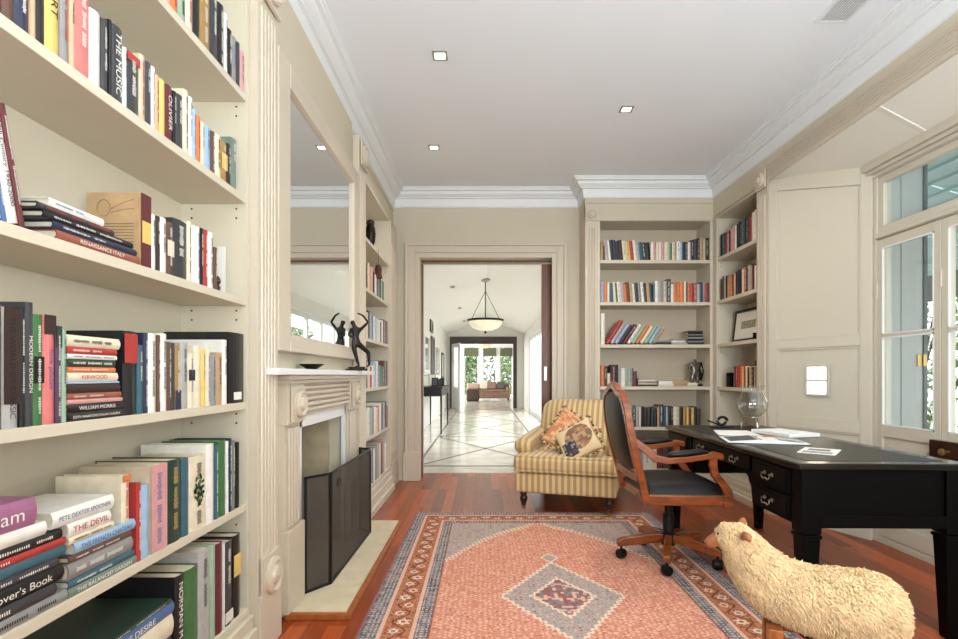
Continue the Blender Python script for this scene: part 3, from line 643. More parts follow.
cushion('square_cushion', 'faded apricot tapestry cushion with pompom edging at the back of the armchair', (.735, 4.45, .60), (math.radians(-30), math.radians(33), math.radians(-18)), .18, .055, pat1, True)
cushion('square_cushion', 'cream embroidered cushion with a dark square motif, in front on the armchair', (.765, 4.265, .565), (math.radians(-38), math.radians(-30), math.radians(-14)), .165, .045, pat2, True)

# ------------------------------------------------------------------ office chair (local +x forward)
def office_chair():
    t = thing('desk_chair', 'cherry wood swivel desk chair with black leather pads, facing the desk', 'office chair', (1.095, 3.13, .012), math.radians(1))
    # base
    for k in range(5):
        a = math.radians(-112+72*k); mx = Matrix.Rotation(a, 4, 'Z')
        q = M(); pr = [(.03, .105), (.03, .155), (.12, .152), (.27, .125), (.30, .11), (.30, .075), (.26, .078), (.12, .095)]
        q.prism(pr, -.021, .021, 'xz', mx=mx); l = q.build('base_leg', m_wood, t, bevel=.007, seg=3)
        q = M(); q.lathe([(.0, -.022), (.026, -.022), (.029, -.010), (.029, .010), (.026, .022), (0, .022)], (0, 0, 0), 20, 'x', mx=mx @ Matrix.Translation((.275, 0, .03)) @ Matrix.Rotation(.6, 4, 'Z'))
        q.lathe([(.007, .03), (.007, .08)], (0, 0, 0), 8, mx=mx @ Matrix.Translation((.275, 0, 0))); q.build('caster', m_blackmetal, l, smooth=True)
    M().lathe([(.04, .09), (.042, .16), (.032, .165), (.032, .27), (.022, .272), (.022, .36)], n=24).build('gas_column', m_blackmetal, t, smooth=True)
    M().box(-.13, .13, -.09, .09, .345, .375).sweep([(.0, .05, .36), (.12, .20, .345), (.13, .23, .325)], .007, 8).build('tilt_mechanism', m_blackmetal, t, bevel=.004)
    # seat frame (trapezoid) and cushion
    ol = [(-.21, -.235), (.22, -.27), (.24, -.25), (.24, .25), (.22, .27), (-.21, .235)]
    q = M(); q.prism(ol, .375, .432, 'xy'); q.build('seat_frame', m_wood, t, bevel=.008, seg=3)
    n = 20; vs = []; fs = []
    for j in range(n+1):
        for i in range(n+1):
            u, v = -1+2*i/n, -1+2*j/n; hw = .232+.032*(u+1)/2
            e = max(0, (1-abs(u)**6)*(1-abs(v)**6))**.4
            vs.append((.012+u*.222, v*hw*.985, .434+.062*e+.012*(1-u*u)*(1-v*v)))
    for j in range(n):
        for i in range(n): a = j*(n+1)+i; fs.append((a, a+1, a+n+2, a+n+1))
    q = M(); q.add(vs, fs); q.build('seat_cushion', m_blackleather, t, smooth=True, ang=180)
    q = M()
    for k in range(34): q.ball((-.19+k*.0125, -.2555-.0*k+(-.0009*k), .437), .0042, 6, 4)
    for k in range(38): q.ball((.243, -.24+k*.013, .437), .0042, 6, 4)
    tag(q.build('nail_trim', m_brass, t, smooth=True), kind='stuff')
    # back frame: closed oval-arched ring
    def bk(v): return -.205-.125*max(0, (v-.42))/.62*1.0-.02*math.sin(max(0, (v-.42))/.6*PI)
    ring = []
    pts = [(-.225, .385), (-.228, .50), (-.235, .65), (-.238, .80), (-.225, .90), (-.19, .955), (-.15, .985), (-.11, .985), (-.06, 1.015), (0, 1.03), (.06, 1.015), (.11, .985), (.15, .985), (.19, .955), (.225, .90), (.238, .80), (.235, .65), (.228, .50), (.225, .385)]
    path = [(bk(z), y, z) for y, z in pts]
    q = M(); q.sweep(path, [(.020, .020)]*len(path), 8, up=(1, 0, 0), sq=True); q.build('back_frame', m_wood, t, bevel=.006, seg=3)
    q = M(); q.sweep([(bk(.52), -.22, .52), (bk(.52), 0, .512), (bk(.52), .22, .52)], [(.017, .022)]*3, sq=True, up=(0, 0, 1)); q.build('back_rail', m_wood, t, bevel=.005)
    for s, d in ((-1, -.012), (1, .012)):
        vs = []; n = 28; rows = 6
        for r in range(rows+1):
            k = r/rows
            for i in range(n):
                a = 2*PI*i/n; cy, sy = math.cos(a), math.sin(a); e = .62
                y = math.copysign(abs(cy)**e, cy)*.205*k; z = .765+math.copysign(abs(sy)**e, sy)*.225*k
                vs.append((bk(z)+d+s*.028*(1-k**3), y, z))
        fs = [(r*n+i, r*n+(i+1) % n, (r+1)*n+(i+1) % n, (r+1)*n+i) for r in range(rows) for i in range(n)]
        q = M(); q.add(vs, fs); q.build('back_pad', m_blackleather, t, smooth=True, ang=180, fix=False)
    # arms
    for s in (-1, 1):
        Y = s*.262
        path = [(bk(.74), s*.235, .74), (-.205, s*.243, .675), (-.165, s*.25, .635), (-.10, Y, .625), (0, Y, .632), (.10, Y, .645), (.155, Y, .655), (.185, Y, .648), (.195, Y, .63)]
        q = M(); q.sweep(path, [(.014, .018), (.015, .022), (.016, .022), (.018, .018), (.019, .016), (.019, .016), (.022, .018), (.020, .018), (.012, .012)], sq=True, up=(0, 0, 1)); arm = q.build('armrest', m_wood, t, bevel=.006, seg=3)
        q = M(); q.sweep([(.15, Y, .64), (.145, Y, .60), (.155, Y, .55), (.195, Y, .50), (.225, Y, .455), (.228, Y, .41), (.226, Y, .368)], [(.016, .018), (.016, .02), (.016, .019), (.017, .02), (.019, .024), (.02, .026), (.02, .024)], sq=True, up=(1, 0, 0)); q.build('arm_support', m_wood, t, bevel=.006, seg=3)
        q = M(); q.sweep([(-.105, Y, .648), (-.08, Y, .658), (.0, Y, .664), (.08, Y, .674), (.12, Y, .670)], [(.012, .006), (.024, .016), (.027, .018), (.024, .016), (.012, .006)], 14); q.build('arm_pad', m_blackleather, arm, smooth=True, ang=120)
office_chair()

# ------------------------------------------------------------------ desk
def desk():
    L, Wd = 1.69, .71
    t = thing('writing_desk', 'large black writing desk with brass drop handles beside the bay', 'desk', (1.30, 2.18, 0), math.radians(-1))
    # local x across (0 left), y away (0 near)
    M().box(0, Wd, 0, L, .705, .735).build('desk_top', m_blacktop, t, bevel=.008, seg=3)
    M().box(.07, Wd-.07, .07, L-.07, .7352, .7362).build('leather_inset', m_blackleather, t)
    def block(y0, y1):
        q = M(); q.box(.025, Wd-.025, y0, y1, .465, .705); return q.build('drawer_case', m_black, t, bevel=.004)
    def handle(o, x, yc, z):
        q = M()
        for s in (-1, 1): q.lathe([(.010, 0), (.010, .003), (.004, .006), (.004, .014), (.006, .016), (0, .018)], (0, 0, 0), 10, 'x', mx=Matrix.Translation((x, yc+s*.032, z)) @ Matrix.Rotation(PI, 4, 'Z'))
        q.sweep([(x-.014, yc-.032, z), (x-.016, yc-.036, z-.014), (x-.017, yc-.02, z-.024), (x-.017, yc-.008, z-.018), (x-.017, yc+.008, z-.018), (x-.017, yc+.02, z-.024), (x-.016, yc+.036, z-.014), (x-.014, yc+.032, z)], .003, 8)
        q.build('handle', m_pewter, o, smooth=True)
    for y0, y1 in ((.05, .44), (L-.44, L-.05)):
        block(y0, y1)
        for z0, z1 in ((.475, .575), (.59, .69)):
            q = M(); q.box(.012, .027, y0+.05, y1-.02, z0, z1).box(.008, .012, y0+.068, y1-.038, z0+.016, z1-.016); o = q.build('drawer', m_black, t, bevel=.003); handle(o, .008, (y0+y1)/2+.012, (z0+z1)/2+.006)
    M().box(.04, Wd-.04, .44, L-.44, .615, .705).build('kneehole_rail', m_black, t)
    q = M(); q.box(.024, .042, .47, L-.47, .622, .695); o = q.build('drawer', m_black, t, bevel=.003); handle(o, .02, .62, .664); handle(o, .02, L-.62, .664)
    for yy, s in ((.44, 1), (L-.44, -1)):
        q = M(); q.prism([(yy, .615), (yy+s*.10, .615), (yy+s*.085, .60), (yy+s*.06, .59), (yy+s*.045, .56), (yy+s*.03, .55), (yy+s*.02, .50), (yy, .47)], .03, .05, 'yz'); q.build('bracket', m_black, t, bevel=.002)
    # end aprons with framed panels
    for y0, y1, yo in ((.02, .05, .012), (L-.05, L-.02, L-.012)):
        q = M(); q.box(.08, Wd-.08, y0+.006, y1-.006, .465, .705)
        a, c = (yo, y0+.006) if yo < y0 else (y1-.006, yo)
        q.box(.07, Wd-.07, a+.002, c, .465, .515).build('end_panel', m_black, t, bevel=.003)
        M().box(.61, .62, min(a, c)+.002, max(a, c), .53, .69).build('panel_bead', m_black, t)
    for x in (.02, Wd-.10):
        for y in (.012, L-.092):
            q = M(); q.box(x, x+.08, y, y+.08, .44, .705).taper(x+.04, y+.04, 0, .42, .022, .037).box(x-.002, x+.082, y-.002, y+.082, .42, .435)
            q.build('leg', m_black, t, bevel=.003)
desk()
DZ = .7362
# things on the desk
t = thing('hurricane_lamp', 'clear glass hurricane candle vase on a scrolled metal stand at the far desk corner', 'candle holder', (1.86, 3.66, DZ+.0005))
prof = [(.034, .075), (.055, .085), (.085, .115), (.098, .15), (.096, .185), (.078, .225), (.068, .25), (.070, .27), (.082, .292)]
q = M(); q.lathe(prof+[(r-.002, z) for r, z in prof[::-1]]+[(.032, .077)], n=36); q.v = q.v; o = q.build('glass_vase', glassmat('vase_glass', (.97, .985, .98), .8, .06), t, smooth=True, ang=60)
q = M(); q.lathe([(.04, .068), (.045, .07), (.045, .076), (.0, .076)], n=20)
for k in range(3):
    a = 2*PI*k/3+.5; c, s = math.cos(a), math.sin(a)
    q.sweep([(c*r, s*r, z) for r, z in ((.035, .068), (.055, .06), (.065, .035), (.055, .012), (.035, .010), (.03, .025), (.04, .03), (.045, .022))], .0045, 6)
    q.sweep([(c*r, s*r, z) for r, z in ((.065, .04), (.07, .02), (.07, .004))], .0045, 6)
q.build('stand', m_steel, t, smooth=True)
t = thing('metal_sculpture', 'small dark coiled metal ornament beside the glass candle vase', 'ornament', (1.66, 3.68, DZ+.0005), .3)
q = M(); q.sweep([(.05*math.cos(a*.5)*(1-a*.02), .0, .042+.036*math.sin(a*.5)*(1-a*.02)) for a in range(26)], .005, 6).box(-.08, .08, -.03, .03, 0, .006).sweep([(-.12, 0, .05), (-.06, 0, .03), (0, 0, .006)], .006, 6)
q.build('coil', m_blackmetal, t, smooth=True)
def open_book(label, loc, rz, w, h, m_cov, imgs):
    t = thing('open_magazine', label, 'magazine', loc, rz)
    M().box(-w, w, 0, h, 0, .003).build('cover', m_cov, t)
    for s in (-1, 1):
        q = M(); pts = [(0, .006), (.01, .016), (.04, .020), (.10, .014), (w-.004, .006)]; poly = [(s*x, z) for x, z in pts]+[(s*(w-.004), .0032), (0, .0032)]
        q.prism(poly, .004, h-.004, 'xz'); o = q.build('pages', m_pagew, t, smooth=True, ang=40)
        for (a, b_, c, d, mm) in imgs:
            if (a > 0) == (s > 0):
                n = 6; vs = []
                for k in range(n+1):
                    x = a+(b_-a)*k/n; ax_ = abs(x); z = np.interp(ax_, [p[0] for p in pts], [p[1] for p in pts])+.0008; vs += [(x, c, z), (x, d, z)]
                g = M(); g.add(vs, [(2*k, 2*k+2, 2*k+3, 2*k+1) for k in range(n)]); g.build('printed_picture', mm, o, fix=False)
    return t
mi1 = mat('print_grey', (150, 150, 148), .6, var=.5, scale=40); mi2 = mat('print_orange', (190, 130, 92), .6, var=.5, scale=30); mi3 = mat('print_dark', (74, 78, 84), .5, var=.6, scale=25)
open_book('open glossy magazine with pictures lying on the desk', (1.50, 2.78, DZ+.0005), math.radians(-14), .20, .27, mi3, [(.02, .10, .16, .25, mi2), (.06, .18, .02, .13, mi1), (.11, .19, .17, .24, mi1), (-.18, -.02, .03, .24, mi3)])
t = thing('white_folder', 'thick white paper pad at the right of the open magazine', 'paper pad', (1.83, 3.22, DZ+.0005), .25)
M().box(-.10, .12, -.14, .16, 0, .022).build('pad', m_pagew, t, bevel=.003)
M().box(-.08, .10, -.05, .14, .0225, .024).build('loose_sheet', m_pagew, t)
t = thing('paper_stack', 'white papers fanned on the far part of the desk', 'papers', (1.56, 3.30, DZ+.0005), -.3)
for k in range(3): M().box(-.10+k*.012, .10+k*.012, -.14+k*.01, .14+k*.01, k*.0015, k*.0015+.001, mx=Matrix.Rotation(k*.06, 4, 'Z')).build('sheet', m_pagew, t)
t = thing('pamphlet', 'folded pamphlet with printed pictures nearest on the desk', 'pamphlet', (1.60, 2.52, DZ+.0005), math.radians(-40))
M().box(-.075, .075, -.11, .11, 0, .003).build('leaflet', m_pagew, t); M().box(-.06, .06, -.10, -.03, .0031, .0036).build('printed_picture', mi1, t); M().box(-.05, .04, .0, .06, .0031, .0036).build('printed_picture', mi3, t)

# ------------------------------------------------------------------ woolly sheep stool (local +x towards the head)
def sheep():
    t = thing('sheep_stool', 'woolly cream sheep-shaped stool with wooden face and legs, at near corner of rug', 'sheep stool', (1.00, 1.615, .0125), math.radians(180-22))
    # body stations: x, z, half-width y, half-height z
    st = [(-.315, .40, .02, .03), (-.30, .40, .075, .085), (-.26, .40, .118, .125), (-.18, .40, .138, .140), (-.08, .402, .136, .132), (.02, .408, .125, .120), (.12, .425, .112, .118), (.18, .45, .10, .112), (.225, .48, .088, .10), (.265, .52, .078, .082), (.30, .548, .068, .066), (.335, .55, .052, .054), (.355, .545, .03, .034), (.362, .543, .008, .01)]
    T3 = lambda x, y, z: (x*.72, y*.78, .40+(z-.40)*1.12)
    st = [(x*.72, .40+(z-.40)*1.12, ry*.76, rz*.72) for x, z, ry, rz in st]
    n = 28; vs = []
    for i, (x, z, ry, rz) in enumerate(st):
        a = st[max(i-1, 0)]; c = st[min(i+1, len(st)-1)]; tn = Vector((c[0]-a[0], 0, c[1]-a[1])).normalized(); up = Vector((-tn.z, 0, tn.x))
        for k in range(n):
            th = 2*PI*k/n; vs.append(Vector((x, 0, z))+Vector((0, 1, 0))*ry*math.cos(th)+up*rz*math.sin(th))
    fs = [(i*n+k, i*n+(k+1) % n, (i+1)*n+(k+1) % n, (i+1)*n+k) for i in range(len(st)-1) for k in range(n)]
    wool = mat('wool', (220, 190, 148), .95, var=.10, scale=30, spec=.1)
    q = M(); q.add(vs, fs+[tuple(range(n)), tuple((len(st)-1)*n+k for k in range(n))]); body = q.build('body', wool, t, smooth=True, ang=180)
    # fleece: thousands of curved locks
    g = np.random.default_rng(11); V = np.array([v[:] for v in vs]); F = np.array(fs)
    A, B, Cc, D = V[F[:, 0]], V[F[:, 1]], V[F[:, 2]], V[F[:, 3]]; nrm = np.cross(Cc-A, D-B); ar = np.linalg.norm(nrm, axis=1); nrm /= ar[:, None]+1e-9
    cen = (A+B+Cc+D)/4; ctr = np.stack([cen[:, 0], 0*cen[:, 0], np.interp(cen[:, 0], [s[0] for s in st], [s[1] for s in st])], 1)
    nrm *= np.sign(np.sum(nrm*(cen-ctr), 1))[:, None]
    N_ = 42000; pick = g.choice(len(F), N_, p=ar/ar.sum()); u, v = g.random((2, N_, 1))
    P = (A[pick]*(1-u)+B[pick]*u)*(1-v)+(D[pick]*(1-u)+Cc[pick]*u)*v; NN = nrm[pick]
    flow = np.array([-.55, 0, -.75]); cl = np.sin(P[:, :1]*70+P[:, 2:]*55)*.6+np.cos(P[:, 1:2]*80-P[:, :1]*40)*.5
    d0 = NN*.55+flow*.55+g.normal(0, .25, (N_, 3)); d0 /= np.linalg.norm(d0, axis=1)[:, None]
    d1 = NN*.12+flow*(.9+.4*cl)+g.normal(0, .3, (N_, 3)); d1 /= np.linalg.norm(d1, axis=1)[:, None]
    head = np.clip((P[:, 0]-.16)/.07, 0, 1); ln = (.017+.008*g.random(N_))*(1-.35*head); w = .0046*(1-.2*head)
    s1 = np.cross(d0, g.normal(0, 1, (N_, 3))); s1 /= np.linalg.norm(s1, axis=1)[:, None]; s2 = np.cross(d0, s1)
    vs2 = []; 
    mids = P+d0*(ln*.55)[:, None]; tips = mids+d1*(ln*.62)[:, None]
    rings = []
    for c0, k in ((P-NN*.004, 1.0), (mids, .85)):
        for j in range(3):
            a = 2*PI*j/3; rings.append(c0+(s1*math.cos(a)+s2*math.sin(a))*(w*k)[:, None])
    VV = np.stack(rings+[tips], 1).reshape(-1, 3)
    b0 = np.arange(N_)[:, None]*7; quads = np.concatenate([b0+np.array([[j, (j+1) % 3, 3+(j+1) % 3, 3+j]]) for j in range(3)]); tris = np.concatenate([b0+np.array([[3+j, 3+(j+1) % 3, 6]]) for j in range(3)])
    me = bpy.data.meshes.new('fleece'); me.from_pydata(VV.tolist(), [], quads.tolist()+tris.tolist()); me.materials.append(wool)
    o = bpy.data.objects.new('fleece', me); COL.objects.link(o); o.parent = t; tag(o, kind='stuff')
    # wooden face, ears, horns
    q = M(); q.sweep([T3(*p) for p in ((.315, 0, .555), (.352, 0, .545), (.395, 0, .528), (.412, 0, .522))], [(.028, .027), (.026, .025), (.019, .018), (.010, .011)], 16)
    mf = mat('face_leather', (168, 104, 62), .45, var=.15, scale=30); f = q.build('face', mf, t, smooth=True, ang=70)
    q = M(); q.ball(T3(.36, .028, .562), .0045).ball(T3(.36, -.028, .562), .0045).build('eye', m_blackmetal, f, smooth=True)
    q = M(); q.sweep([T3(*p) for p in ((.405, -.012, .512), (.414, 0, .508), (.405, .012, .512))], .0018, 6).build('mouth', m_darkwood, f)
    for s in (-1, 1):
        q = M(); q.sweep([T3(.262, s*.05, .56), T3(.258, s*.085, .574), T3(.25, s*.125, .578), T3(.247, s*.15, .574)], [(.008, .009), (.012, .013), (.011, .012), (.004, .005)], 12); q.build('ear', mf, t, smooth=True, ang=70)
    for x in (-.15, .105):
        for s in (-1, 1):
            q = M(); q.sweep([(x, s*.062, .0), (x, s*.062, .33)], [(.017, .022), (.021, .027)], sq=True, up=(0, 1, 0)); q.build('leg', m_pine, t, bevel=.004)
    M().box(-.14, .10, -.072, -.052, .27, .30).box(-.14, .10, .052, .072, .27, .30).box(-.16, -.14, -.06, .06, .27, .30).box(.095, .115, -.06, .06, .27, .30).build('seat_rail', m_pine, t, bevel=.004)
sheep()

# ------------------------------------------------------------------ ceiling fittings
for i, (x, y, lab) in enumerate(((-.26, 3.2, 'square recessed downlight in the ceiling, largest and nearest'), (1.04, 3.845, 'square recessed downlight in the ceiling toward the bay side'), (-.415, 4.49, 'square recessed downlight in the ceiling nearest the doorway'), (1.04, 1.6, 'square recessed downlight in the ceiling behind the view'))):
    t = thing('downlight', lab, 'ceiling light', (x, y, HC), 0, 'recessed downlights in the study ceiling')
    s = .045; q = M(); q.box(-s, s, -s, -s+.014, -.006, -.0005).box(-s, s, s-.014, s, -.006, -.0005).box(-s, -s+.014, -s+.014, s-.014, -.006, -.0005).box(s-.014, s, -s+.014, s-.014, -.006, -.0005).build('trim_ring', m_steel, t)
    M().box(-s+.014, s-.014, -s+.014, s-.014, -.003, -.0008).build('lamp_lens', m_lamp, t)
    l = spot('downlight_lamp', (x, y, HC-.02), (11, 42, 17, 16)[i], ang=(1.9, 2.75, 2.3, 2.4)[i])
t = thing('ceiling_vent', 'rectangular slotted white air vent in the ceiling near the cornice', 'air vent', (1.90, 2.66, HC))
q = M(); q.box(-.09, .09, -.24, -.22, -.008, -.0005).box(-.09, .09, .22, .24, -.008, -.0005).box(-.09, -.075, -.22, .22, -.008, -.0005).box(.075, .09, -.22, .22, -.008, -.0005).build('vent_frame', m_white, t)
M().box(-.075, .075, -.22, .22, -.002, -.0008).build('vent_backing', m_blackmetal, t)
q = M()
for k in range(11): q.box(-.070+k*.0135, -.063+k*.0135, -.22, .22, -.007, -.0025)
q.build('louvre', m_white, t)

# ------------------------------------------------------------------ the hall beyond the doorway
HX0, HX1, HY0, HY1 = -1.20, 1.35, 5.95, 17.6
struct(M().box(-4.6, 4.8, HY0, 30, -.1, 0).build('floor_hall', m_marble), 'pale polished stone floor of the hall', 'floor')
b = M()
gx0, gx1 = -.78, .86
b.box(gx0-.04, gx0, HY0+.45, HY1, 0, .0012).box(gx1, gx1+.04, HY0+.45, HY1, 0, .0012)
ys = [6.37, 9.40, 12.43, 15.46]
for y in ys: b.box(gx0, gx1, y, y+.07, .0002, .0014)
for i in range(len(ys)):
    y0 = ys[i]+.07; y1 = (ys[i+1] if i+1 < len(ys) else 18.4)
    for a, c in ((gx0, gx1), (gx1, gx0)):
        d = Vector((c-a, y1-y0, 0)); nrm = Vector((-d.y, d.x, 0)).normalized()*.022; p0 = Vector((a, y0, .0016)); p1 = Vector((c, y1, .0016))
        b.add([p0-nrm, p1-nrm, p1+nrm, p0+nrm], [(0,1,2,3)])
struct(b.build('trim_inlay', m_grey, fix=False), 'grey stone inlay lines crossing the hall floor', 'floor inlay')
struct(M().box(HX0-.1, HX0, 5.9, HY1, 0, 3.2).build('wall_hall_left', m_hall), 'white left wall of the hall', 'wall')
b = M(); b.box(HX1, HX1+.12, 5.9, 7.0, 0, 3.2).box(HX1, HX1+.12, 15.5, HY1, 0, 3.2).box(HX1, HX1+.12, 7, 15.5, 2.2, 3.2)
struct(b.build('wall_hall_right', m_hall), 'white right wall of the hall with glazed doors', 'wall')
# vaulted ceiling
b = M(); xc = (HX0+HX1)/2
b.add([(HX0, 5.9, 2.46), (xc, 5.9, 2.92), (HX1, 5.9, 2.46), (HX0, 17.7, 2.46), (xc, 17.7, 2.92), (HX1, 17.7, 2.46)], [(0,1,4,3),(1,2,5,4)])
b.add([(HX0-.1, 5.9, 3.2), (HX1+.1, 5.9, 3.2), (HX1+.1, 17.7, 3.2), (HX0-.1, 17.7, 3.2)], [(0,1,2,3)])
struct(b.build('ceiling_hall', m_hall, fix=False), 'white vaulted ceiling of the hall', 'ceiling')
b = M(); b.box(HX0-.1, -1.08, HY1, HY1+.2, 0, 3.2).box(1.10, HX1+.1, HY1, HY1+.2, 0, 3.2).box(-1.08, 1.10, HY1, HY1+.2, 2.36, 3.2)
struct(b.build('wall_hall_end', m_hall), 'white end wall of the hall', 'wall')
b = M(); md = mat('framed_picture', (74, 62, 58), .5); b.box(-1.10, 1.12, HY1-.05, HY1, 2.13, 2.37).box(-1.10, -1.03, HY1-.05, HY1, 0, 2.13).box(1.0, 1.12, HY1-.05, HY1, 0, 2.13)
struct(b.build('trim_hall_opening', md, bevel=.004), 'dark timber frame around the opening at the hall end', 'door frame')
for k in range(10):
    ya = 7.0+k*.85
    t = struct(thing(f'window_{k+10}', 'white framed glazed hall door on the right side', 'glazed door', (HX1, ya, 0)))
    q = M(); q.box(.03, .09, 0, .05, 0, 2.2).box(.03, .09, .80, .85, 0, 2.2).box(.03, .09, .05, .80, 0, .12).box(.03, .09, .05, .80, 2.12, 2.2).build('window_sash', m_white, t)
    M().box(.058, .062, .05, .80, .12, 2.12).build('window_pane', m_glass, t)
for k, (y, z) in enumerate(((9.5, 2.7), (12.5, 2.7), (15.5, 2.7), (7.2, 2.7))):
    t = thing('hall_downlight', 'small round spotlight in the sloping hall ceiling', 'ceiling light', (-.55, y, 2.690), 0, 'spotlights in the hall ceiling')
    M().lathe([(.0, 0), (.045, 0), (.045, -.02), (.03, -.03), (0, -.03)], n=16).build('spot_body', m_steel, t, smooth=True)
for y in (7, 9, 11, 13.2, 15.6): spot('hall_lamp', (.1, y, 2.4), 24, (1, .97, .97), 2.8, 1, .08)
# lounge at the end
b = M(); b.box(-4.6, -4.5, 17.8, 26, 0, 1.0).box(-4.6, -4.5, 17.8, 26, 2.7, 3.1).box(4.7, 4.8, 17.8, 26, 0, 3.1).box(-4.6, -1.2, 17.7, 17.8, 0, 3.1).box(1.3, 4.8, 17.7, 17.8, 0, 3.1)
struct(b.build('wall_lounge', m_hall), 'white walls of the lounge at the end', 'wall')
struct(M().box(-4.6, 4.8, 17.8, 26.2, 3.05, 3.15).build('ceiling_lounge', m_hall), 'white lounge ceiling', 'ceiling')
b = M(); b.box(-4.6, 4.8, 26, 26.15, 2.52, 3.1)
op = [(-4.2, -3.2), (-2.9, -2.0), (-.93, -.22), (0, .66), (.83, 1.45), (1.8, 2.6), (3, 4)]
e = -4.6
for a, c in op: b.box(e, a, 26, 26.15, 0, 2.52); e = c
b.box(e, 4.8, 26, 26.15, 0, 2.52)
struct(b.build('wall_lounge_window', m_white), 'white window wall at the far end of the lounge', 'wall')
for k, (a, c) in enumerate(op[2:5]):
    t = struct(thing(f'window_{k+30}', ['left tall lounge window facing the garden', 'middle tall lounge window facing the garden', 'right tall lounge window facing the garden'][k], 'window', (0, 26.05, 0)))
    q = M(); q.box(a, a+.05, 0, .05, 0, 2.52).box(c-.05, c, 0, .05, 0, 2.52).box(a+.05, c-.05, 0, .05, 0, .1).box(a+.05, c-.05, 0, .05, 2.45, 2.52).build('window_sash', m_white, t)
    M().box(a+.05, c-.05, .02, .024, .1, 2.45).build('window_pane', m_glass, t)
    tag(M().box(a+.02, c-.02, 25.93, 25.99, 2.02, 2.42).build('roman_blind', mat('blind', (92, 94, 70), .8), bevel=.01), ['olive raised blind on the left lounge window', 'olive raised blind on the middle lounge window', 'olive raised blind on the right lounge window'][k], 'blind', 'raised blinds')
t = struct(thing('door_9', 'white glazed door standing open at the hall end, left', 'door', (-1.02, 17.5, 0), math.radians(-68)))
q = M(); q.box(0, .10, 0, .04, 0, 2.12).box(.60, .72, 0, .04, 0, 2.12).box(.10, .60, 0, .04, 0, .7).box(.10, .60, 0, .04, 2.0, 2.12).build('door_frame', m_white, t)
M().box(.10, .60, .018, .022, .7, 2.0).build('door_pane', m_glass, t)
M().sweep([(.66, -.01, 1.0), (.66, -.05, 1.0), (.56, -.05, 1.0)], .008, 8).build('handle', m_steel, t, smooth=True)
foliage('garden_tree', 'green leafy tree in the garden behind the left lounge window', (-2.0, 31, 1.7), (1.7, 1.2, 2.2), 3500, [m_leaf[0], m_leaf[2]], 21, .13, 'tree')
foliage('garden_tree', 'brownish green tree in the garden behind the middle lounge window', (.75, 33.6, 1.8), (1.9, 1.2, 2.6), 3200, [m_leaf[2], mat('leaf_d', (150, 138, 100), .6, var=.4, scale=5)], 22, .13, 'tree')
foliage('garden_tree', 'bright green tree in the garden behind the right lounge window', (3.0, 30.6, 1.6), (1.9, 1.2, 2.2), 3500, m_leaf[1:], 23, .13, 'tree')
struct(M().box(-8, 10, 30, 42, -.1, -.01).build('floor_garden', mat('lawn', (126, 146, 92), .9)), 'lawn behind the lounge', 'ground')
foliage('garden_tree', 'leafy tree outside the glazed hall doors', (3.8, 13.0, 1.6), (.9, 3.5, 1.4), 5000, m_leaf, 24, .08, 'tree')
def sofa(name, label, cat, loc, w, d, h, m, rz, cush):
    t = thing(name, label, cat, loc, rz)
    M().box(-w/2, w/2, -d/2, d/2, .08, .36).build('seat_base', m, t, bevel=.03); M().box(-w/2, w/2, d/2-.2, d/2, .36, h).build('backrest', m, t, bevel=.04)
    for s in (-1, 1): M().box(min(s*w/2, s*(w/2-.16)), max(s*w/2, s*(w/2-.16)), -d/2, d/2-.2, .36, .56).build('arm', m, t, bevel=.04)
    M().box(-w/2+.17, w/2-.17, -d/2, d/2-.2, .36, .46).build('seat_cushion', m, t, bevel=.04)
    for x in (-w/2+.06, w/2-.06):
        for y in (-d/2+.06, d/2-.06): M().taper(x, y, 0, .08, .02, .03).build('leg', m_darkwood, t)
    for k in range(cush):
        tag(M().box(-.17, .17, -.05, .05, -.17, .17, mx=Matrix.Translation((loc[0]-w/2+.36+k*.38, loc[1]-.02, loc[2]+.64)) @ Matrix.Rotation(-.3, 4, 'X')).build('scatter_cushion', [mat('sc_a', (222, 208, 190), .8), mat('sc_b', (150, 120, 110), .8), mat('sc_c', (96, 92, 92), .8)][k % 3], bevel=.04, seg=3), ['cream scatter cushion at left of the distant sofa', 'brown scatter cushion in the middle of the distant sofa', 'grey scatter cushion at right of the distant sofa'][k], 'cushion')
sofa('sofa', 'brown patterned sofa with cushions in the lounge far beyond the hall', 'sofa', (.42, 23.4, 0), 1.5, .85, .72, mat('sofa_cloth', (150, 120, 106), .8, var=.3, scale=20), 0, 3)
t = thing('ottoman', 'dark brown leather cube armchair left of the distant sofa', 'armchair', (-.42, 22.2, 0)); M().box(-.27, .27, -.3, .3, .05, .50).build('seat', mat('brown_leather', (66, 46, 40), .4), t, bevel=.05); M().box(-.25, .25, .12, .3, .5, .75).build('backrest', mat('sofa_cloth2', (196, 170, 150), .8), t, bevel=.05)
M().box(-.24, .24, -.27, .27, 0, .05).build('foot_plinth', m_darkwood, t)
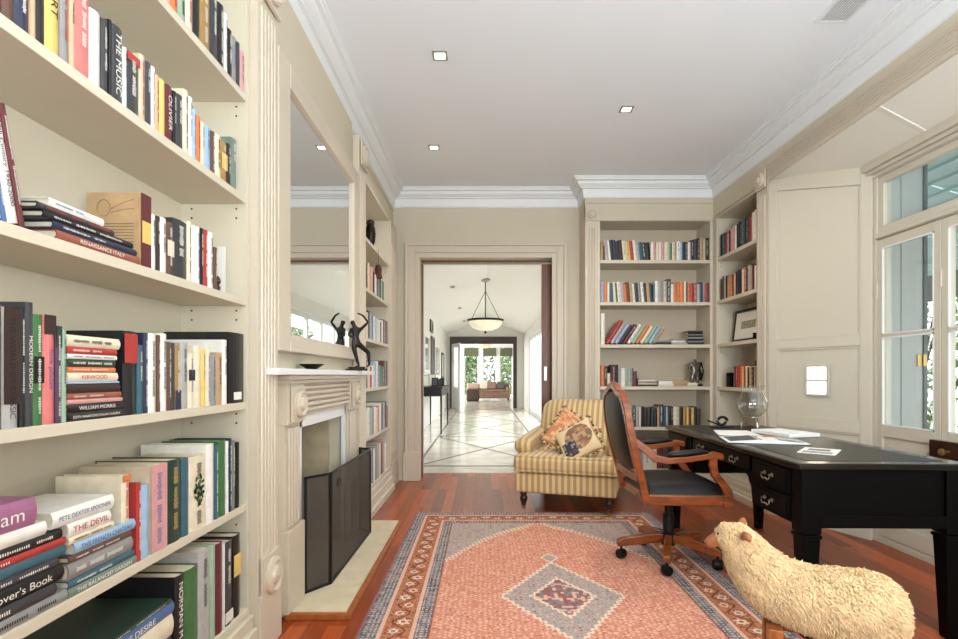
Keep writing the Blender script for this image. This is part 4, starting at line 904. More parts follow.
def pendant(label, x, y, zc, zr, r):
    t = thing('pendant_light', label, 'chandelier', (x, y, zr))
    M().lathe([(.0, zc-zr), (.09, zc-zr-.005), (.08, zc-zr-.03), (.03, zc-zr-.05), (0, zc-zr-.05)], n=20).build('canopy', m_steel, t, smooth=True)
    M().lathe([(r, -.02), (r+.02, -.01), (r+.02, .015), (r, .02), (r-.01, 0), (r, -.02)], n=40).build('ring', m_bronze, t, smooth=True)
    ma = mat('alabaster', (236, 226, 200), .5, var=.12, scale=8, emit=.2)
    M().lathe([(r-.005, 0), (r*.93, -r*.22), (r*.75, -r*.42), (r*.45, -r*.55), (0, -r*.6), (0, -r*.56), (r*.43, -r*.51), (r*.72, -r*.38), (r*.90, -r*.2), (r-.02, 0)], n=40).build('bowl_shade', ma, t, smooth=True)
    M().sweep([(0, 0, .0), (0, 0, zc-zr-.04)], .010, 8).lathe([(0, -.02), (.03, -.01), (.03, .01), (.012, .03)], n=12).build('stem', m_bronze, t)
    M().lathe([(0, -r*.6-.06), (.025, -r*.6-.035), (.015, -r*.6), (0, -r*.6)], n=12).build('finial', m_bronze, t, smooth=True)
    for k in range(3):
        a = 2*PI*k/3+.5; M().sweep([(r*math.cos(a), r*math.sin(a), .01), (0, 0, (zc-zr)*.72)], .005, 6).build('chain', m_bronze, t)
pendant('alabaster bowl chandelier hanging in the middle of the hall', .045, 10.0, 2.90, 2.13, .33)
pendant('smaller looking alabaster bowl pendant in the lounge beyond the hall', .02, 20.5, 3.05, 2.33, .34)
# console with framed photographs
t = thing('console_table', 'narrow black console table against the left hall wall', 'console table', (-.97, 10.8, 0))
M().box(-.22, .22, -.95, .95, .855, .88).build('table_top', m_blackmetal, t, bevel=.003); M().box(-.20, .20, -.93, .93, .70, .855).build('apron', m_blackmetal, t, bevel=.003)
for x in (-.19, .19):
    for y in (-.92, .92): M().taper(x, y, 0, .70, .012, .018).build('leg', m_blackmetal, t)
for k, (x, y, w, h) in enumerate(((-1.10, 10.15, .15, .22), (-.93, 10.2, .13, .17), (-1.02, 10.6, .16, .24), (-.86, 10.75, .11, .14), (-1.05, 11.1, .14, .20), (-.88, 11.35, .10, .15))):
    t = thing('photo_frame', ['tall silver photo frame at the near left of the console', 'small black photo frame at the near edge of the console', 'tallest photo frame, middle of the console', 'smallest photo frame toward the console front', 'silver photo frame further along the console', 'far small photo frame on the console'][k], 'photo frame', (x, y, .881), .25*(-1)**k, 'photo frames on the console')
    mx = Matrix.Rotation(-.18, 4, 'X'); M().box(-w/2, w/2, -.008, .008, .0, h, mx=mx).build('frame', m_steel if k % 2 == 0 else m_blackmetal, t); M().box(-w/2+.018, w/2-.018, -.0095, -.008, .018, h-.018, mx=mx).build('photo', mi3 if k % 2 else m_mat_white, t)
def wall_frame(label, y0, y1, z0, z1, mf_, mi_, name='framed_picture'):
    t = thing(name, label, 'picture', (HX0, (y0+y1)/2, z0)); q = M(); w = (y1-y0)/2; h = z1-z0
    q.box(.002, .03, -w, -w+.06, 0, h).box(.002, .03, w-.06, w, 0, h).box(.002, .03, -w+.06, w-.06, 0, .06).box(.002, .03, -w+.06, w-.06, h-.06, h).build('picture_frame', mf_, t, bevel=.003)
    M().box(.004, .012, -w+.06, w-.06, .06, h-.06).build('picture', mi_, t)
mglass = mat('picture_glass', (160, 164, 160), .1, var=.4, scale=3, spec=.8)
wall_frame('large white framed picture above the console in the hall', 10.7, 11.7, 1.15, 1.95, m_white, mglass)
wall_frame('brown timber framed tall picture on the hall wall', 12.1, 12.9, .7, 2.0, m_doorwood, mi3)
wall_frame('silver framed picture further along the hall wall', 13.4, 14.3, 1.1, 1.8, m_steel, mglass)
wall_frame('dark carved panel high on the hall wall', 11.9, 12.5, 2.08, 2.36, m_darkwood, mi1)
wall_frame('last framed picture before the hall end', 15.2, 16.0, 1.0, 1.75, m_blackmetal, m_mat_white)

# ------------------------------------------------------------------ books
PAL = dict(white=(232,228,218), cream=(226,212,182), black=(28,26,28), charcoal=(58,58,62), grey=(140,138,136), silver=(172,170,166), navy=(40,48,76), blue=(70,104,160),
 skyblue=(150,184,216), teal=(52,96,112), green=(58,112,58), darkgreen=(38,62,50), palegreen=(150,178,150), yellow=(232,194,96), gold=(168,128,62), orange=(226,118,52), peach=(226,168,128),
 red=(188,50,46), brick=(160,84,62), maroon=(104,36,42), pink=(216,150,150), salmon=(222,112,108), brown=(100,66,50), tan=(190,150,104), purple=(82,56,84), mauve=(166,98,138), beige=(208,186,156), darkbrown=(58,40,34), greygreen=(110,128,118))
CN = dict(skyblue='light blue', darkgreen='dark green', palegreen='pale green', darkbrown='dark brown', greygreen='grey green', silver='silver grey', brick='brick red', salmon='salmon pink', charcoal='charcoal')
ORD = ['first','second','third','fourth','fifth','sixth','seventh','eighth','ninth','tenth','eleventh','twelfth','thirteenth','fourteenth','fifteenth','sixteenth','seventeenth','eighteenth','nineteenth','twentieth']+[f'{a}{b}' for a in ('twenty-','thirty-','forty-') for b in ('first','second','third','fourth','fifth','sixth','seventh','eighth','ninth')]
BM = {}
def bmat(c):
    if c not in BM: BM[c] = mat('cover_'+c, tuple(x*.85+sum(PAL[c])/3*.15 for x in PAL[c]), .38, var=.10, scale=25)
    return BM[c]
m_ink = {'w': mat('ink_white', (236, 232, 222), .5), 'k': mat('ink_black', (24, 24, 26), .5), 'r': mat('ink_red', (190, 48, 44), .5), 'g': mat('ink_gold', (200, 168, 96), .4), 'b': mat('ink_blue', (60, 92, 150), .5)}
def book_mesh(t, d, h, c, far=False, hard=None, seed=0):
    """local: x thickness, y depth (spine at 0, faces -y), z height. Returns (cover M, page M)"""
    b = .0025 if t > .012 else .0012; q = M(); r = min(t*.18, .006) if hard else .0008; n = 5
    arc = [(-t/2+t*k/n, r*(1-math.sin(PI*k/n))) for k in range(n+1)]; arc_i = [(-t/2+b+(t-2*b)*k/n, r*(1-math.sin(PI*k/n))+b) for k in range(n+1)]
    poly = arc+[(t/2, d), (t/2-b, d)]+arc_i[::-1]+[(-t/2+b, d), (-t/2, d)]
    # outline split to convex pieces: two boards + spine strips
    for k in range(n): q.prism([arc[k], arc[k+1], arc_i[k+1], arc_i[k]], 0, h, 'xy')
    q.box(-t/2, -t/2+b, r, d, 0, h).box(t/2-b, t/2, r, d, 0, h)
    p = M(); i = .004 if hard else .0008; p.box(-t/2+b, t/2-b, r+b, d-i, i, h-i)
    return q, p
BOOKS = []; DEFER = []; gR = 'books in the far wall bookcase'
def place_book(mx, t, d, h, c, label, group, far, hard=True, title=None, marks=True, seed=0, lying=False, ink=None, band=None, name='book'):
    g = random.Random(seed*77+len(BOOKS)); q, p = book_mesh(t, d, h, c, hard=hard)
    dark = sum(PAL[c]) < 360; ik = ink or ('w' if dark else g.choice(['k', 'k', 'r', 'b']))
    def printing(q, mi):
        if not marks: return
        f = g.random(); y = -.0006
        if f < (.35 if far else .85):   # author and title marks on spine, drawn as short strokes
            z = h*.90; a = t*(.14 if far else .17)
            for seg in range(g.choice([2, 3])):
                ln = h*g.uniform(.12, .34); z1 = max(z-ln, h*.08); k = z
                while k > z1:
                    w = g.uniform(.5, 1)*a; s = h*.008; q.add([(-w, y, k-s), (w, y, k-s), (w, y, k), (-w, y, k)], [(0,1,2,3)], mi); k -= s*1.9
                z = z1-h*.06
                if z < h*.15: break
    if far:
        pos = mx.translation; dist = pos.y; fw = t*(pos.y and (abs(pos.x)/pos.y if group != gR or 'far wall' not in label else 1)); DEFER.append((fw*h/dist**2, mx, t, d, h, c, label, group, name, ik, len(BOOKS)))
    if far:
        k = M(); k.add(q.v, q.f, 0); k.add(p.v, p.f, 1); printing(k, 2)
        DEFER[-1] += (k,); return None
    else:
        o = bpy.data.objects.new(name, None); COL.objects.link(o); o.matrix_world = mx; o.empty_display_size = .03
        co = q.build('cover', bmat(c), o, bevel=0); p.build('page_block', m_page, o)
        if band:
            bc, z0, z1 = band; M().box(-t/2+.0004, t/2-.0004, -.0005, .001, h*z0, h*z1).build('spine_panel', bmat(bc), co)
        if title:
            R = Matrix(((0, 1, 0, 0), (0, 0, -1, -.0012), (-1, 0, 0, h*.5), (0, 0, 0, 1)))  # text x -> -z, text y -> +x, normal -> -y
            text_mesh(title, co, R, h*.84, t*.46, m_ink[ik])
        elif marks:
            k = M(); printing(k, 0)
            if k.f: k.build('title', m_ink[ik], co, fix=False)
    tag(o, label, 'book', group); BOOKS.append(o); return o
HW = {n: n for n in ()}
def colname(c): return CN.get(c, c)
used = set()
def uniq(l):
    return l
def shelf_frame(kind):
    # returns function (along, z) -> matrix with spine plane at the shelf front
    if kind == 'L': return lambda s, z, dx=0: Matrix.Translation((XL-.004-dx, s, z)) @ Matrix.Rotation(PI/2, 4, 'Z')
    if kind == 'R': return lambda s, z, dx=0: Matrix.Translation((s, 5.262+dx, z))
    if kind == 'S': return lambda s, z, dx=0: Matrix.Translation((XR+.012+dx, s, z)) @ Matrix.Rotation(-PI/2, 4, 'Z')
def yl(px): return .905*530/(483-px)
def row_px(kind, z, items, where, group, far=False, depth=.17):
    """items: (px0, px1, height, colour, opts)"""
    F = shelf_frame(kind)
    for i, it in enumerate(items):
        a, b_, h, c = it[:4]; o = dict(it[4]) if len(it) > 4 else {}
        y0, y1 = (yl(a), yl(b_)) if kind == 'L' else (a, b_)
        lean = o.pop('lean', 0); dep = o.pop('d', depth); lab = o.pop('lab', None)
        lab = lab or f"{colname(c)} book, {ORD[i]} from left, {where}"
        mx = F((y0+y1)/2, z+.0004+(y1-y0)/2*abs(math.sin(lean)))
        if lean: mx = mx @ Matrix.Rotation(lean, 4, 'Y')
        place_book(mx, (y1-y0)-.0012, dep, h, c, lab, group, far, seed=i+int(z*100), **o)
def stack_l(z, items, where, group):
    """lying books, bottom first: (y0, y1, thickness, colour, depth, title, ink)"""
    F = shelf_frame('L')
    for i, (y0, y1, t, c, d, title, ink) in enumerate(items):
        mx = F((y0+y1)/2, z) @ Matrix.Translation(((y0-y1)*0, 0, 0)) @ Matrix.Rotation(-PI/2, 4, 'Y') @ Matrix.Translation((t/2, 0, -(y1-y0)/2))
        pos = 'bottom' if i == 0 else 'top' if i == len(items)-1 else f'{ORD[i]} from bottom'
        lab = f"{colname(c)} book lying flat, {pos}, {where}"
        place_book(mx, t-.0006, d, y1-y0, c, lab, group, False, title=title, ink=ink, seed=i+40); z += t
def relabel(l): DEFER[-1] = DEFER[-1][:6]+(l,)+DEFER[-1][7:]
# ---- nearest left bookcase
g_ = 'books in the nearest left bookcase'
row_px('L', LZ[0], [(150,158,.23,'brick'),(158,165,.21,'white'),(165,172,.22,'pink'),(172,179,.22,'orange'),(179,187,.23,'palegreen'),(187,194,.22,'cream'),(194,201,.23,'black'),(201,211,.245,'gold'),(211,219,.24,'charcoal'),(219,225,.215,'black'),(225,228,.205,'white'),(228,233,.168,'black'),(233,237,.163,'grey'),(237,240.6,.163,'charcoal'),(241,245,.15,'pink')], 'top visible shelf, nearest bookcase', g_, depth=.16)
row_px('L', LZ[1], [(-8,3,.22,'maroon'),(3,16,.22,'brown',{'ink':'g'}),(16,31,.22,'navy'),(31,36,.20,'peach'),(36,46,.21,'black'),(46,61,.21,'yellow',{'title':'ART','ink':'k'}),(61,70,.21,'grey'),(70,76,.2,'peach'),(76,91,.205,'salmon',{'ink':'w'}),(91,102,.172,'white',{'ink':'k'}),(102,109,.172,'charcoal'),(109,112,.184,'black',{'marks':False}),(112,124,.184,'charcoal',{'title':'THE MUSIC'}),(124,127,.15,'white'),
 (127,140,.15,'charcoal',{'band':('red',.86,1)}),(140,146,.172,'beige'),(146,152,.168,'charcoal'),(152,155.5,.168,'white'),(155.5,160,.155,'peach'),(160,166,.155,'yellow',{'marks':False}),(166,173.5,.156,'maroon',{'title':'OLIVIER'}),(173.5,177,.155,'black'),(177,184,.158,'charcoal'),(184,189.5,.19,'cream'),(189.5,193,.182,'white'),(193,197,.155,'skyblue'),(197,201.5,.145,'orange'),(201.5,205.5,.138,'cream'),(205.5,211.5,.14,'skyblue'),(211.5,216,.138,'brown'),(216,222,.143,'cream'),(222,227.5,.138,'gold',{'band':('yellow',.3,.7)}),(227.5,231.5,.145,'darkbrown'),(231.5,237.5,.18,'greygreen')],
 'second shelf, nearest bookcase', g_, depth=.15)
# third shelf
ln = -.20
row_px('L', LZ[2], [(-18,-10,.21,'cream',{'lean':ln}),(-10,3,.215,'white',{'lean':ln}),(3,8,.215,'blue',{'lean':ln}),(8,20,.22,'white',{'lean':ln,'title':'20th Century 1950-2000','ink':'k'}),(20,26,.225,'maroon',{'lean':ln})], 'leaning on third shelf, nearest bookcase', g_, depth=.17)
stack_l(LZ[2], [(1.125,1.44-.04,.020,'brick',.22,'RENAISSANCE ITALY','w'),(1.115,1.385,.016,'navy',.21,None,'w'),(1.09,1.37,.015,'black',.20,None,'w'),(1.075,1.30,.013,'charcoal',.19,None,'r'),(1.105,1.265,.018,'white',.20,None,'b')], 'stack on third shelf, nearest bookcase', g_)
row_px('L', LZ[2], [(141,151,.193,'tan',{'lab':'thick brown book with faint drawing on its cover beside the flat stack','d':.145,'band':('maroon',.0,1),'marks':False}),(151,156.5,.15,'white'),(156.5,161,.152,'darkbrown'),(161,167.5,.155,'white'),(167.5,174,.152,'brown',{'band':('cream',.35,.65)}),(174,188,.172,'charcoal',{'d':.18}),(188,192.3,.183,'cream'),(192.3,196.3,.178,'white'),(196.3,200.5,.18,'white'),(200.5,204,.182,'black'),(204,209,.184,'red'),(209,214.5,.184,'white'),(214.5,218,.142,'brown')], 'third shelf right of stack, nearest bookcase', g_, depth=.15)
bk = [o for o in BOOKS if 'faint drawing' in o['label']][0]
# faint text lines and a generic sketch on its cover (facing the viewer, local -x side)
q = M(); T_ = (yl(151)-yl(141))/2
for k in range(11): q.box(-T_-.0004, -T_+.0006, .02, .125 if k % 3 else .10, .03+k*.008, .0312+k*.008)
q.sweep([(-T_-.0002, .10+.018*math.cos(a/12*2*PI), .152+.022*math.sin(a/12*2*PI)) for a in range(13)], .0006, 4)
q.sweep([(-T_-.0002, .08, .15), (-T_-.0002, .05, .165), (-T_-.0002, .02, .175)], .0006, 4).sweep([(-T_-.0002, .08, .14), (-T_-.0002, .05, .148), (-T_-.0002, .02, .150)], .0006, 4)
q.build('cover_print', mat('sepia', (110, 80, 66), .6), bk)
M().box(-T_+.003, T_-.002, -.0010, 0, .062, .12).build('spine_picture', bmat('yellow'), bk)
t = thing('wooden_trinket', 'small dark carved trinket at the right end of the third shelf', 'ornament', (XL-.02, yl(220.5), LZ[2]+.0005))
M().lathe([(.012, 0), (.014, .012), (.009, .02), (.016, .032), (.012, .045), (.006, .052), (0, .055)], n=14).build('body', m_darkwood, t, smooth=True)
t = thing('card', 'plain cream card standing at the right end of the third shelf', 'card', (XL-.06, yl(228), LZ[2]+.0005)); M().box(-.045, .045, 0, .003, 0, .165).build('sheet', m_mat_white, t)
# fourth shelf
row_px('L', LZ[3], [(-22,-10,.23,'navy'),(-10,3.5,.235,'brown'),(3.5,20,.232,'silver',{'band':('darkbrown',.2,1),'title':'THE WORLD OF CLASSIC','lab':'glossy silver and brown book near left end of the fourth shelf'}),(20,26,.235,'black'),(26,34,.248,'charcoal',{'title':'MODERN DESIGN'}),(34,44,.226,'green',{'band':('black',.38,.62)}),(44,56,.228,'salmon',{'title':'love pilates','band':('darkbrown',.82,1)}),(56,62,.207,'purple',{'band':('darkgreen',.78,1)}),(62,67,.2,'palegreen')], 'fourth shelf, nearest bookcase', g_, depth=.2)
Y0 = yl(67)+.001
stack_l(LZ[3], [(Y0,1.333,.019,'black',.2,"EDITH WHARTON'S ITALIAN GARDENS",'w'),(Y0,1.333,.019,'black',.2,'WILLIAM MORRIS','w'),(Y0,1.33,.010,'pink',.19,None,'g'),(Y0,1.326,.014,'brick',.18,None,'w'),(Y0,1.322,.021,'darkbrown',.17,None,None),(Y0,1.318,.005,'skyblue',.18,None,'w'),(Y0,1.314,.021,'cream',.17,'KIRWOOD','r'),(Y0,1.305,.012,'orange',.16,None,'w'),(Y0,1.305,.018,'darkgreen',.16,None,'w'),(Y0,1.31,.011,'white',.16,None,'k'),(Y0,1.31,.016,'red',.16,None,'w'),(Y0,1.322,.026,'cream',.17,None,'k')], 'tall stack on fourth shelf, nearest bookcase', g_)
row_px('L', LZ[3], [(124.2,137.5,.215,'black',{'band':('red',.62,.97),'d':.22}),(138,144,.182,'teal'),(144,149,.216,'navy',{'d':.2}),(149,157.5,.216,'white',{'ink':'k'}),(157.5,161,.214,'brown'),(161,168,.22,'white',{'ink':'k'}),(168,172,.198,'brown'),(172,175.5,.196,'charcoal'),(175.5,181,.192,'gold',{'band':('navy',0,.3)}),(181,189,.2,'silver'),(189,195,.17,'cream',{'band':('black',.5,.7)}),(195,202,.195,'cream'),(202,206.5,.188,'yellow'),(206.5,211.5,.188,'cream'),(211.5,217,.17,'grey'),(217,223.3,.18,'tan',{'d':.16}),(223.3,228,.226,'white',{'d':.2,'lab':'tall white and tan picture book beside the black book at shelf end'}),(229.5,244.8,.257,'black',{'d':.235,'marks':False,'lab':'very large black book with a white label closing the fourth shelf'})],
 'fourth shelf right of stack, nearest bookcase', g_, depth=.14)
bk = [o for o in BOOKS if 'very large black' in o['label']][0]; M().box(-.03, .03, -.0008, 0, .012, .04).build('label_sticker', m_ink['w'], bk)
# fifth shelf
stack_l(LZ[4], [(.80,1.155,.025,'grey',.23,None,'k'),(.80,1.125,.025,'charcoal',.22,None,'w'),(.80,1.145,.034,'black',.22,"The Garden Lover's Book",'w'),(.80,1.13,.018,'charcoal',.22,None,'w'),(.80,1.15,.022,'teal',.22,None,'w'),(.80,1.15,.016,'red',.22,None,'w'),(.80,1.14,.020,'black',.22,None,'w'),(.80,1.10,.028,'white',.19,None,'r'),(.80,1.075,.056,'mauve',.16,'The Dream','w')], 'near stack, fifth shelf, nearest bookcase', g_)
Y0 = 1.158
stack_l(LZ[4], [(Y0,1.384,.020,'greygreen',.23,'THE BALANCED GARDEN','w'),(Y0,1.375,.018,'teal',.22,None,'w'),(Y0,1.37,.038,'grey',.22,None,'w'),(Y0,1.365,.015,'brown',.21,None,'w'),(1.175,1.38,.026,'skyblue',.2,'THE FRENCH CHATEAU','b'),(Y0,1.30,.016,'cream',.18,None,'k'),(Y0,1.29,.030,'white',.16,'THE DEVIL',"r"),(1.115,1.30,.036,'white',.17,'PETE DEXTER SPOONER','b')], 'second stack, fifth shelf, nearest bookcase', g_)
zt = LZ[4]+.020+.018+.038+.015+.026
row_px('L', zt, [(122.5,130.5,.118,'cream',{'band':('orange',.86,1),'d':.17,'lab':'cream and orange paperback standing on the flat books of the fifth shelf'})], 'x', g_)
row_px('L', LZ[4], [(137,142,.205,'red',{'d':.15}),(142,150.5,.195,'skyblue',{'d':.15,'marks':False}),(151,167,.24,'beige',{'d':.2,'band':('pink',.0,1)}),(168,182.5,.242,'darkgreen',{'d':.21,'ink':'g'}),(182.8,190,.236,'teal',{'d':.2,'marks':False}),(190.3,207,.234,'cream',{'d':.2,'title':None,'ink':'k','lab':'cream book with a green plant on its spine, fifth shelf'}),(207.3,215,.26,'white',{'d':.22}),(215.3,219,.25,'teal',{'d':.2}),(219.3,226.5,.262,'green',{'d':.2}),(226.7,229,.255,'white',{'d':.2}),(229.2,232.3,.262,'navy',{'d':.2}),(232.5,235.5,.25,'greygreen',{'d':.2}),(235.7,240.5,.24,'black',{'d':.2,'marks':False})], 'fifth shelf right of stacks, nearest bookcase', g_)
bk = [o for o in BOOKS if 'green plant' in o['label']][0]; q = M(); gg = random.Random(2)
for k in range(60):
    a, r = gg.uniform(0, 2*PI), gg.uniform(0, 1)**.5; x, z = .028*r*math.cos(a), .125+.045*r*math.sin(a)*(1.1); s = .006; q.add([(x-s, -.0012, z), (x, -.0012, z-s), (x+s, -.0012, z), (x, -.0012, z+s)], [(0,1,2,3)])
q.build('plant_print', mat('plant_print', (52, 92, 50), .6), bk, fix=False)
# bottom shelf
stack_l(LZ[5], [(1.1,1.55,.048,'tan',.235,None,'k'),(1.1,1.545,.03,'charcoal',.23,None,'w'),(1.1,1.55,.022,'white',.23,None,'k'),(1.1,1.54,.030,'navy',.23,None,'w'),(1.1,1.55,.062,'cream',.235,None,None),(1.1,1.553,.036,'blue',.238,'GARDENS OF DESIRE','w'),(1.1,1.54,.012,'darkgreen',.235,None,None)], 'stack on bottom shelf, nearest bookcase', g_)
row_px('L', LZ[5], [(176,185,.29,'black',{'title':'NORMAN MAILER','d':.24}),(185.5,199,.288,'green',{'d':.24,'marks':False}),(199.3,211,.32,'silver',{'d':.24}),(211.3,216.5,.315,'palegreen',{'d':.23,'marks':False}),(216.8,223.5,.31,'maroon',{'d':.23}),(223.8,225,.30,'white',{'d':.22}),(225.3,233,.296,'charcoal',{'d':.23,'band':('white',.03,.16)}),(233.8,241,.30,'black',{'d':.24,'band':('yellow',.50,.76),'marks':False})], 'bottom shelf right of stack, nearest bookcase', g_)

# ---- generic rows for the distant bookcases: list of (colour, width, height)
def row(kind, z, s0, s1, spec, where, group, depth=.16, lean=0):
    """spec: 'colour:w:h ...' widths relative, scaled to fill s0..s1"""
    items = [(a.split(':')+['1', '.2'])[:3] for a in spec.split()]
    items = [(c, float(w), float(h)) for c, w, h in items]; tot = sum(w for _, w, _ in items); sgn = 1 if s1 > s0 else -1; k = abs(s1-s0)/tot; s = s0; out = []
    F = shelf_frame(kind)
    for i, (c, w, h) in enumerate(items):
        wd = w*k; c0 = s+sgn*wd/2; s += sgn*wd
        if c == 'gap': continue
        lr = lean if not callable(lean) else lean(i)
        place_book(F(c0, z+.0004+wd/2*abs(math.sin(lr))) @ (Matrix.Rotation(lr, 4, 'Y')), wd-.001, depth, h, c, f"{colname(c)} book, {ORD[len(out)]} from left, {where}", group, True, seed=i+int(z*50)); out.append(c)
gF = 'books in the bookcase between fireplace and doorway'; wF = 'shelf, bookcase by doorway'
row('L', LZ[1], 3.99, 4.84, 'black:.9:.24 navy:1:.22 brown:.8:.2 cream:1:.21 pink:1:.19 peach:.9:.2 darkbrown:1:.18 gap:.5 white:.7:.17 charcoal:1:.18 greygreen:1:.18 black:.8:.18 palegreen:1.2:.17 black:.6:.17', 'second '+wF, gF)
row('L', LZ[2], 3.99, 5.05, 'peach:.9:.2 orange:1:.21 cream:.8:.2 black:1:.22 silver:.9:.2 blue:.8:.2 white:1.1:.2 skyblue:.8:.19 cream:1:.19 white:1:.19 charcoal:.8:.18 white:1:.2 maroon:1.2:.215 brown:1:.215 maroon:1:.215', 'third '+wF, gF)
row('L', LZ[3], 3.99, 5.05, 'red:.8:.17 maroon:1.3:.22 cream:.9:.19 red:.9:.17 white:.8:.18 skyblue:1:.22 white:1.1:.22 greygreen:1:.19 teal:.9:.18 green:1:.18 brown:1.2:.235 maroon:.9:.235', 'fourth '+wF, gF)
row('L', LZ[4], 3.99, 5.05, 'silver:1:.22 cream:.9:.21 white:1:.23 silver:1:.22 grey:.9:.23 white:1:.22 cream:.8:.21 salmon:.8:.22 white:1:.24 navy:.9:.23 silver:1:.24 black:1:.24 red:.6:.2', 'fifth '+wF, gF, depth=.2)
row('L', LZ[5], 3.99, 4.98, 'black:1:.30 silver:.9:.30 skyblue:1:.29 white:1:.29 blue:.6:.29 white:1:.27 grey:1:.28 silver:.9:.3 cream:1:.28 brown:1.1:.28 pink:.9:.29 white:1:.25', 'bottom '+wF, gF, depth=.22)
t = thing('carved_head', 'black carved vessel with a brown rim on the top shelf by the doorway', 'ornament', (-.945, 4.45, LZ[0]+.0005))
M().lathe([(.018, 0), (.026, .01), (.040, .06), (.044, .12), (.038, .17), (.028, .19)], n=20).build('vessel', m_bronze, t, smooth=True); M().lathe([(.028, .19), (.036, .20), (.033, .225), (.018, .235), (0, .235)], n=16).build('rim', m_darkwood, t, smooth=True)
t = thing('framed_picture', 'tall black frame leaning at the near end of the top shelf', 'picture frame', (-1.02, 4.02, LZ[0]+.0005)); M().box(-.10, .10, -.01, .01, 0, .31).build('frame', m_blackmetal, t)
t = thing('small_bowl', 'little dark bowl at the far end of the top shelf', 'bowl', (-1.0, 4.96, LZ[0]+.0005)); M().lathe([(.02, 0), (.03, .01), (.05, .05), (.047, .05), (.026, .013), (0, .008)], n=18).build('bowl', m_bronze, t, smooth=True)
t = thing('hanging_tassel', 'dark red tassel hanging from the top shelf edge by the doorway', 'tassel', (-.893, 4.52, LZ[0]-.16))
M().sweep([(0, 0, .03), (0, 0, .16), (-.012, 0, .163)], .002, 6).build('cord', m_darkwood, t); M().lathe([(.0, .035), (.02, .03), (.03, .0), (.028, -.04), (.036, -.08), (.0, -.08)], n=14).build('tassel_skirt', mat('tassel_red', (88, 38, 30), .8, var=.3, scale=40), t, smooth=True)

gR = 'books in the far wall bookcase'; wR = 'shelf, far wall bookcase'
row('R', RZ[0], 1.17, 2.245, 'tan:.6:.19 brown:.7:.14 silver:1.2:.2 white:.6:.2 navy:1:.2 charcoal:.9:.2 navy:.8:.19 darkbrown:1.1:.2 cream:1.2:.19 yellow:1.1:.18 red:1:.19 white:.8:.2 silver:1:.18 teal:.8:.18 darkgreen:1.1:.175 black:1.3:.175 white:.9:.18 pink:.8:.18 cream:.9:.175 white:.6:.18 pink:1:.18 cream:1.3:.18 palegreen:.5:.18 green:.5:.17 cream:.9:.18 tan:.5:.18 white:1.2:.185 skyblue:.5:.18 navy:.8:.18 black:.9:.18 white:.9:.18 darkbrown:1.1:.2 charcoal:1:.21 black:.7:.22 tan:1.1:.22 beige:.6:.21 black:1.1:.22', 'top '+wR, gR, lean=lambda i: -.10 if 1 < i < 16 else 0)
row('R', RZ[1], 1.17, 2.245, 'skyblue:.8:.2 orange:1.1:.2 white:.6:.2 teal:1.2:.19 cream:.8:.2 green:.5:.19 white:1:.2 silver:.8:.19 orange:.8:.18 brown:1:.2 tan:.8:.18 white:.6:.18 charcoal:1:.19 grey:.8:.19 white:.8:.2 darkbrown:.8:.19 tan:1:.19 charcoal:.6:.19 teal:.6:.18 white:.9:.21 silver:.8:.22 grey:.8:.2 beige:.9:.21 charcoal:1.2:.23 white:.8:.18 orange:1.1:.2 orange:.8:.19 orange:1.1:.2 white:.6:.21 charcoal:.4:.2 orange:.8:.19 red:1:.19 brick:.9:.19 silver:1:.18 navy:.7:.2 grey:.7:.2 red:.6:.19 maroon:.5:.19', 'second '+wR, gR, lean=lambda i: -.08 if 3 < i < 18 else 0)
row('R', RZ[2], 1.17, 1.21, 'white:1:.31', 'third '+wR, gR)
F = shelf_frame('R')
for i, (c, h) in enumerate((('red', .27), ('silver', .24), ('skyblue', .22), ('darkbrown', .21), ('maroon', .22), ('white', .22), ('palegreen', .22), ('orange', .215), ('cream', .20), ('palegreen', .19), ('skyblue', .19), ('tan', .185))):
    place_book(F(1.235+i*.042, RZ[2]+.012) @ Matrix.Rotation(.58-.0*i, 4, 'Y'), .030, .16, h, c, f"{colname(c)} book, {ORD[i]} of the leaning books, third far wall shelf", gR, True, seed=i)
def stack_r(z, x0, x1, items, where, kind='R'):
    for i, (c, t, a, b_) in enumerate(items):
        mx = F((x0+x1)/2+a, z) @ Matrix.Rotation(-PI/2, 4, 'Y') @ Matrix.Translation((t/2, 0, -b_/2))
        pos = 'bottom' if i == 0 else 'top' if i == len(items)-1 else f'{ORD[i]} from bottom'
        place_book(mx, t-.001, .16, b_, c, f"{colname(c)} book lying flat, {pos}, {where}", gR, True, seed=i+9, marks=False); z += t
stack_r(RZ[2]+.001, 1.69, 1.86, [('charcoal', .022, 0, .2), ('grey', .018, .01, .17)], 'the low stack, third far wall shelf')
stack_r(RZ[2]+.001, 1.88, 2.02, [('silver', .02, 0, .16), ('white', .018, -.01, .14), ('grey', .015, 0, .12)], 'the pale stack, third far wall shelf')
stack_r(RZ[2]+.001, 2.04, 2.18, [('charcoal', .022, 0, .17), ('grey', .014, 0, .16), ('black', .022, 0, .16), ('silver', .012, 0, .15), ('charcoal', .02, 0, .15), ('grey', .012, 0, .15), ('black', .02, 0, .145), ('charcoal', .014, 0, .145)], 'the dark stack, third far wall shelf')
row('R', RZ[3], 1.17, 1.53, 'orange:1:.21 charcoal:.8:.2 cream:.8:.13 darkbrown:.5:.2 maroon:.9:.215 black:.8:.215 silver:.8:.19 white:1:.18 palegreen:1:.18 silver:.9:.18 charcoal:.4:.18 maroon:1:.15', 'fourth '+wR, gR)
stack_r(RZ[3]+.001, 1.53, 1.74, [('charcoal', .016, 0, .2), ('beige', .016, 0, .19), ('grey', .016, 0, .19), ('cream', .016, -.01, .17), ('silver', .012, -.01, .15)], 'the middle stack, fourth far wall shelf')
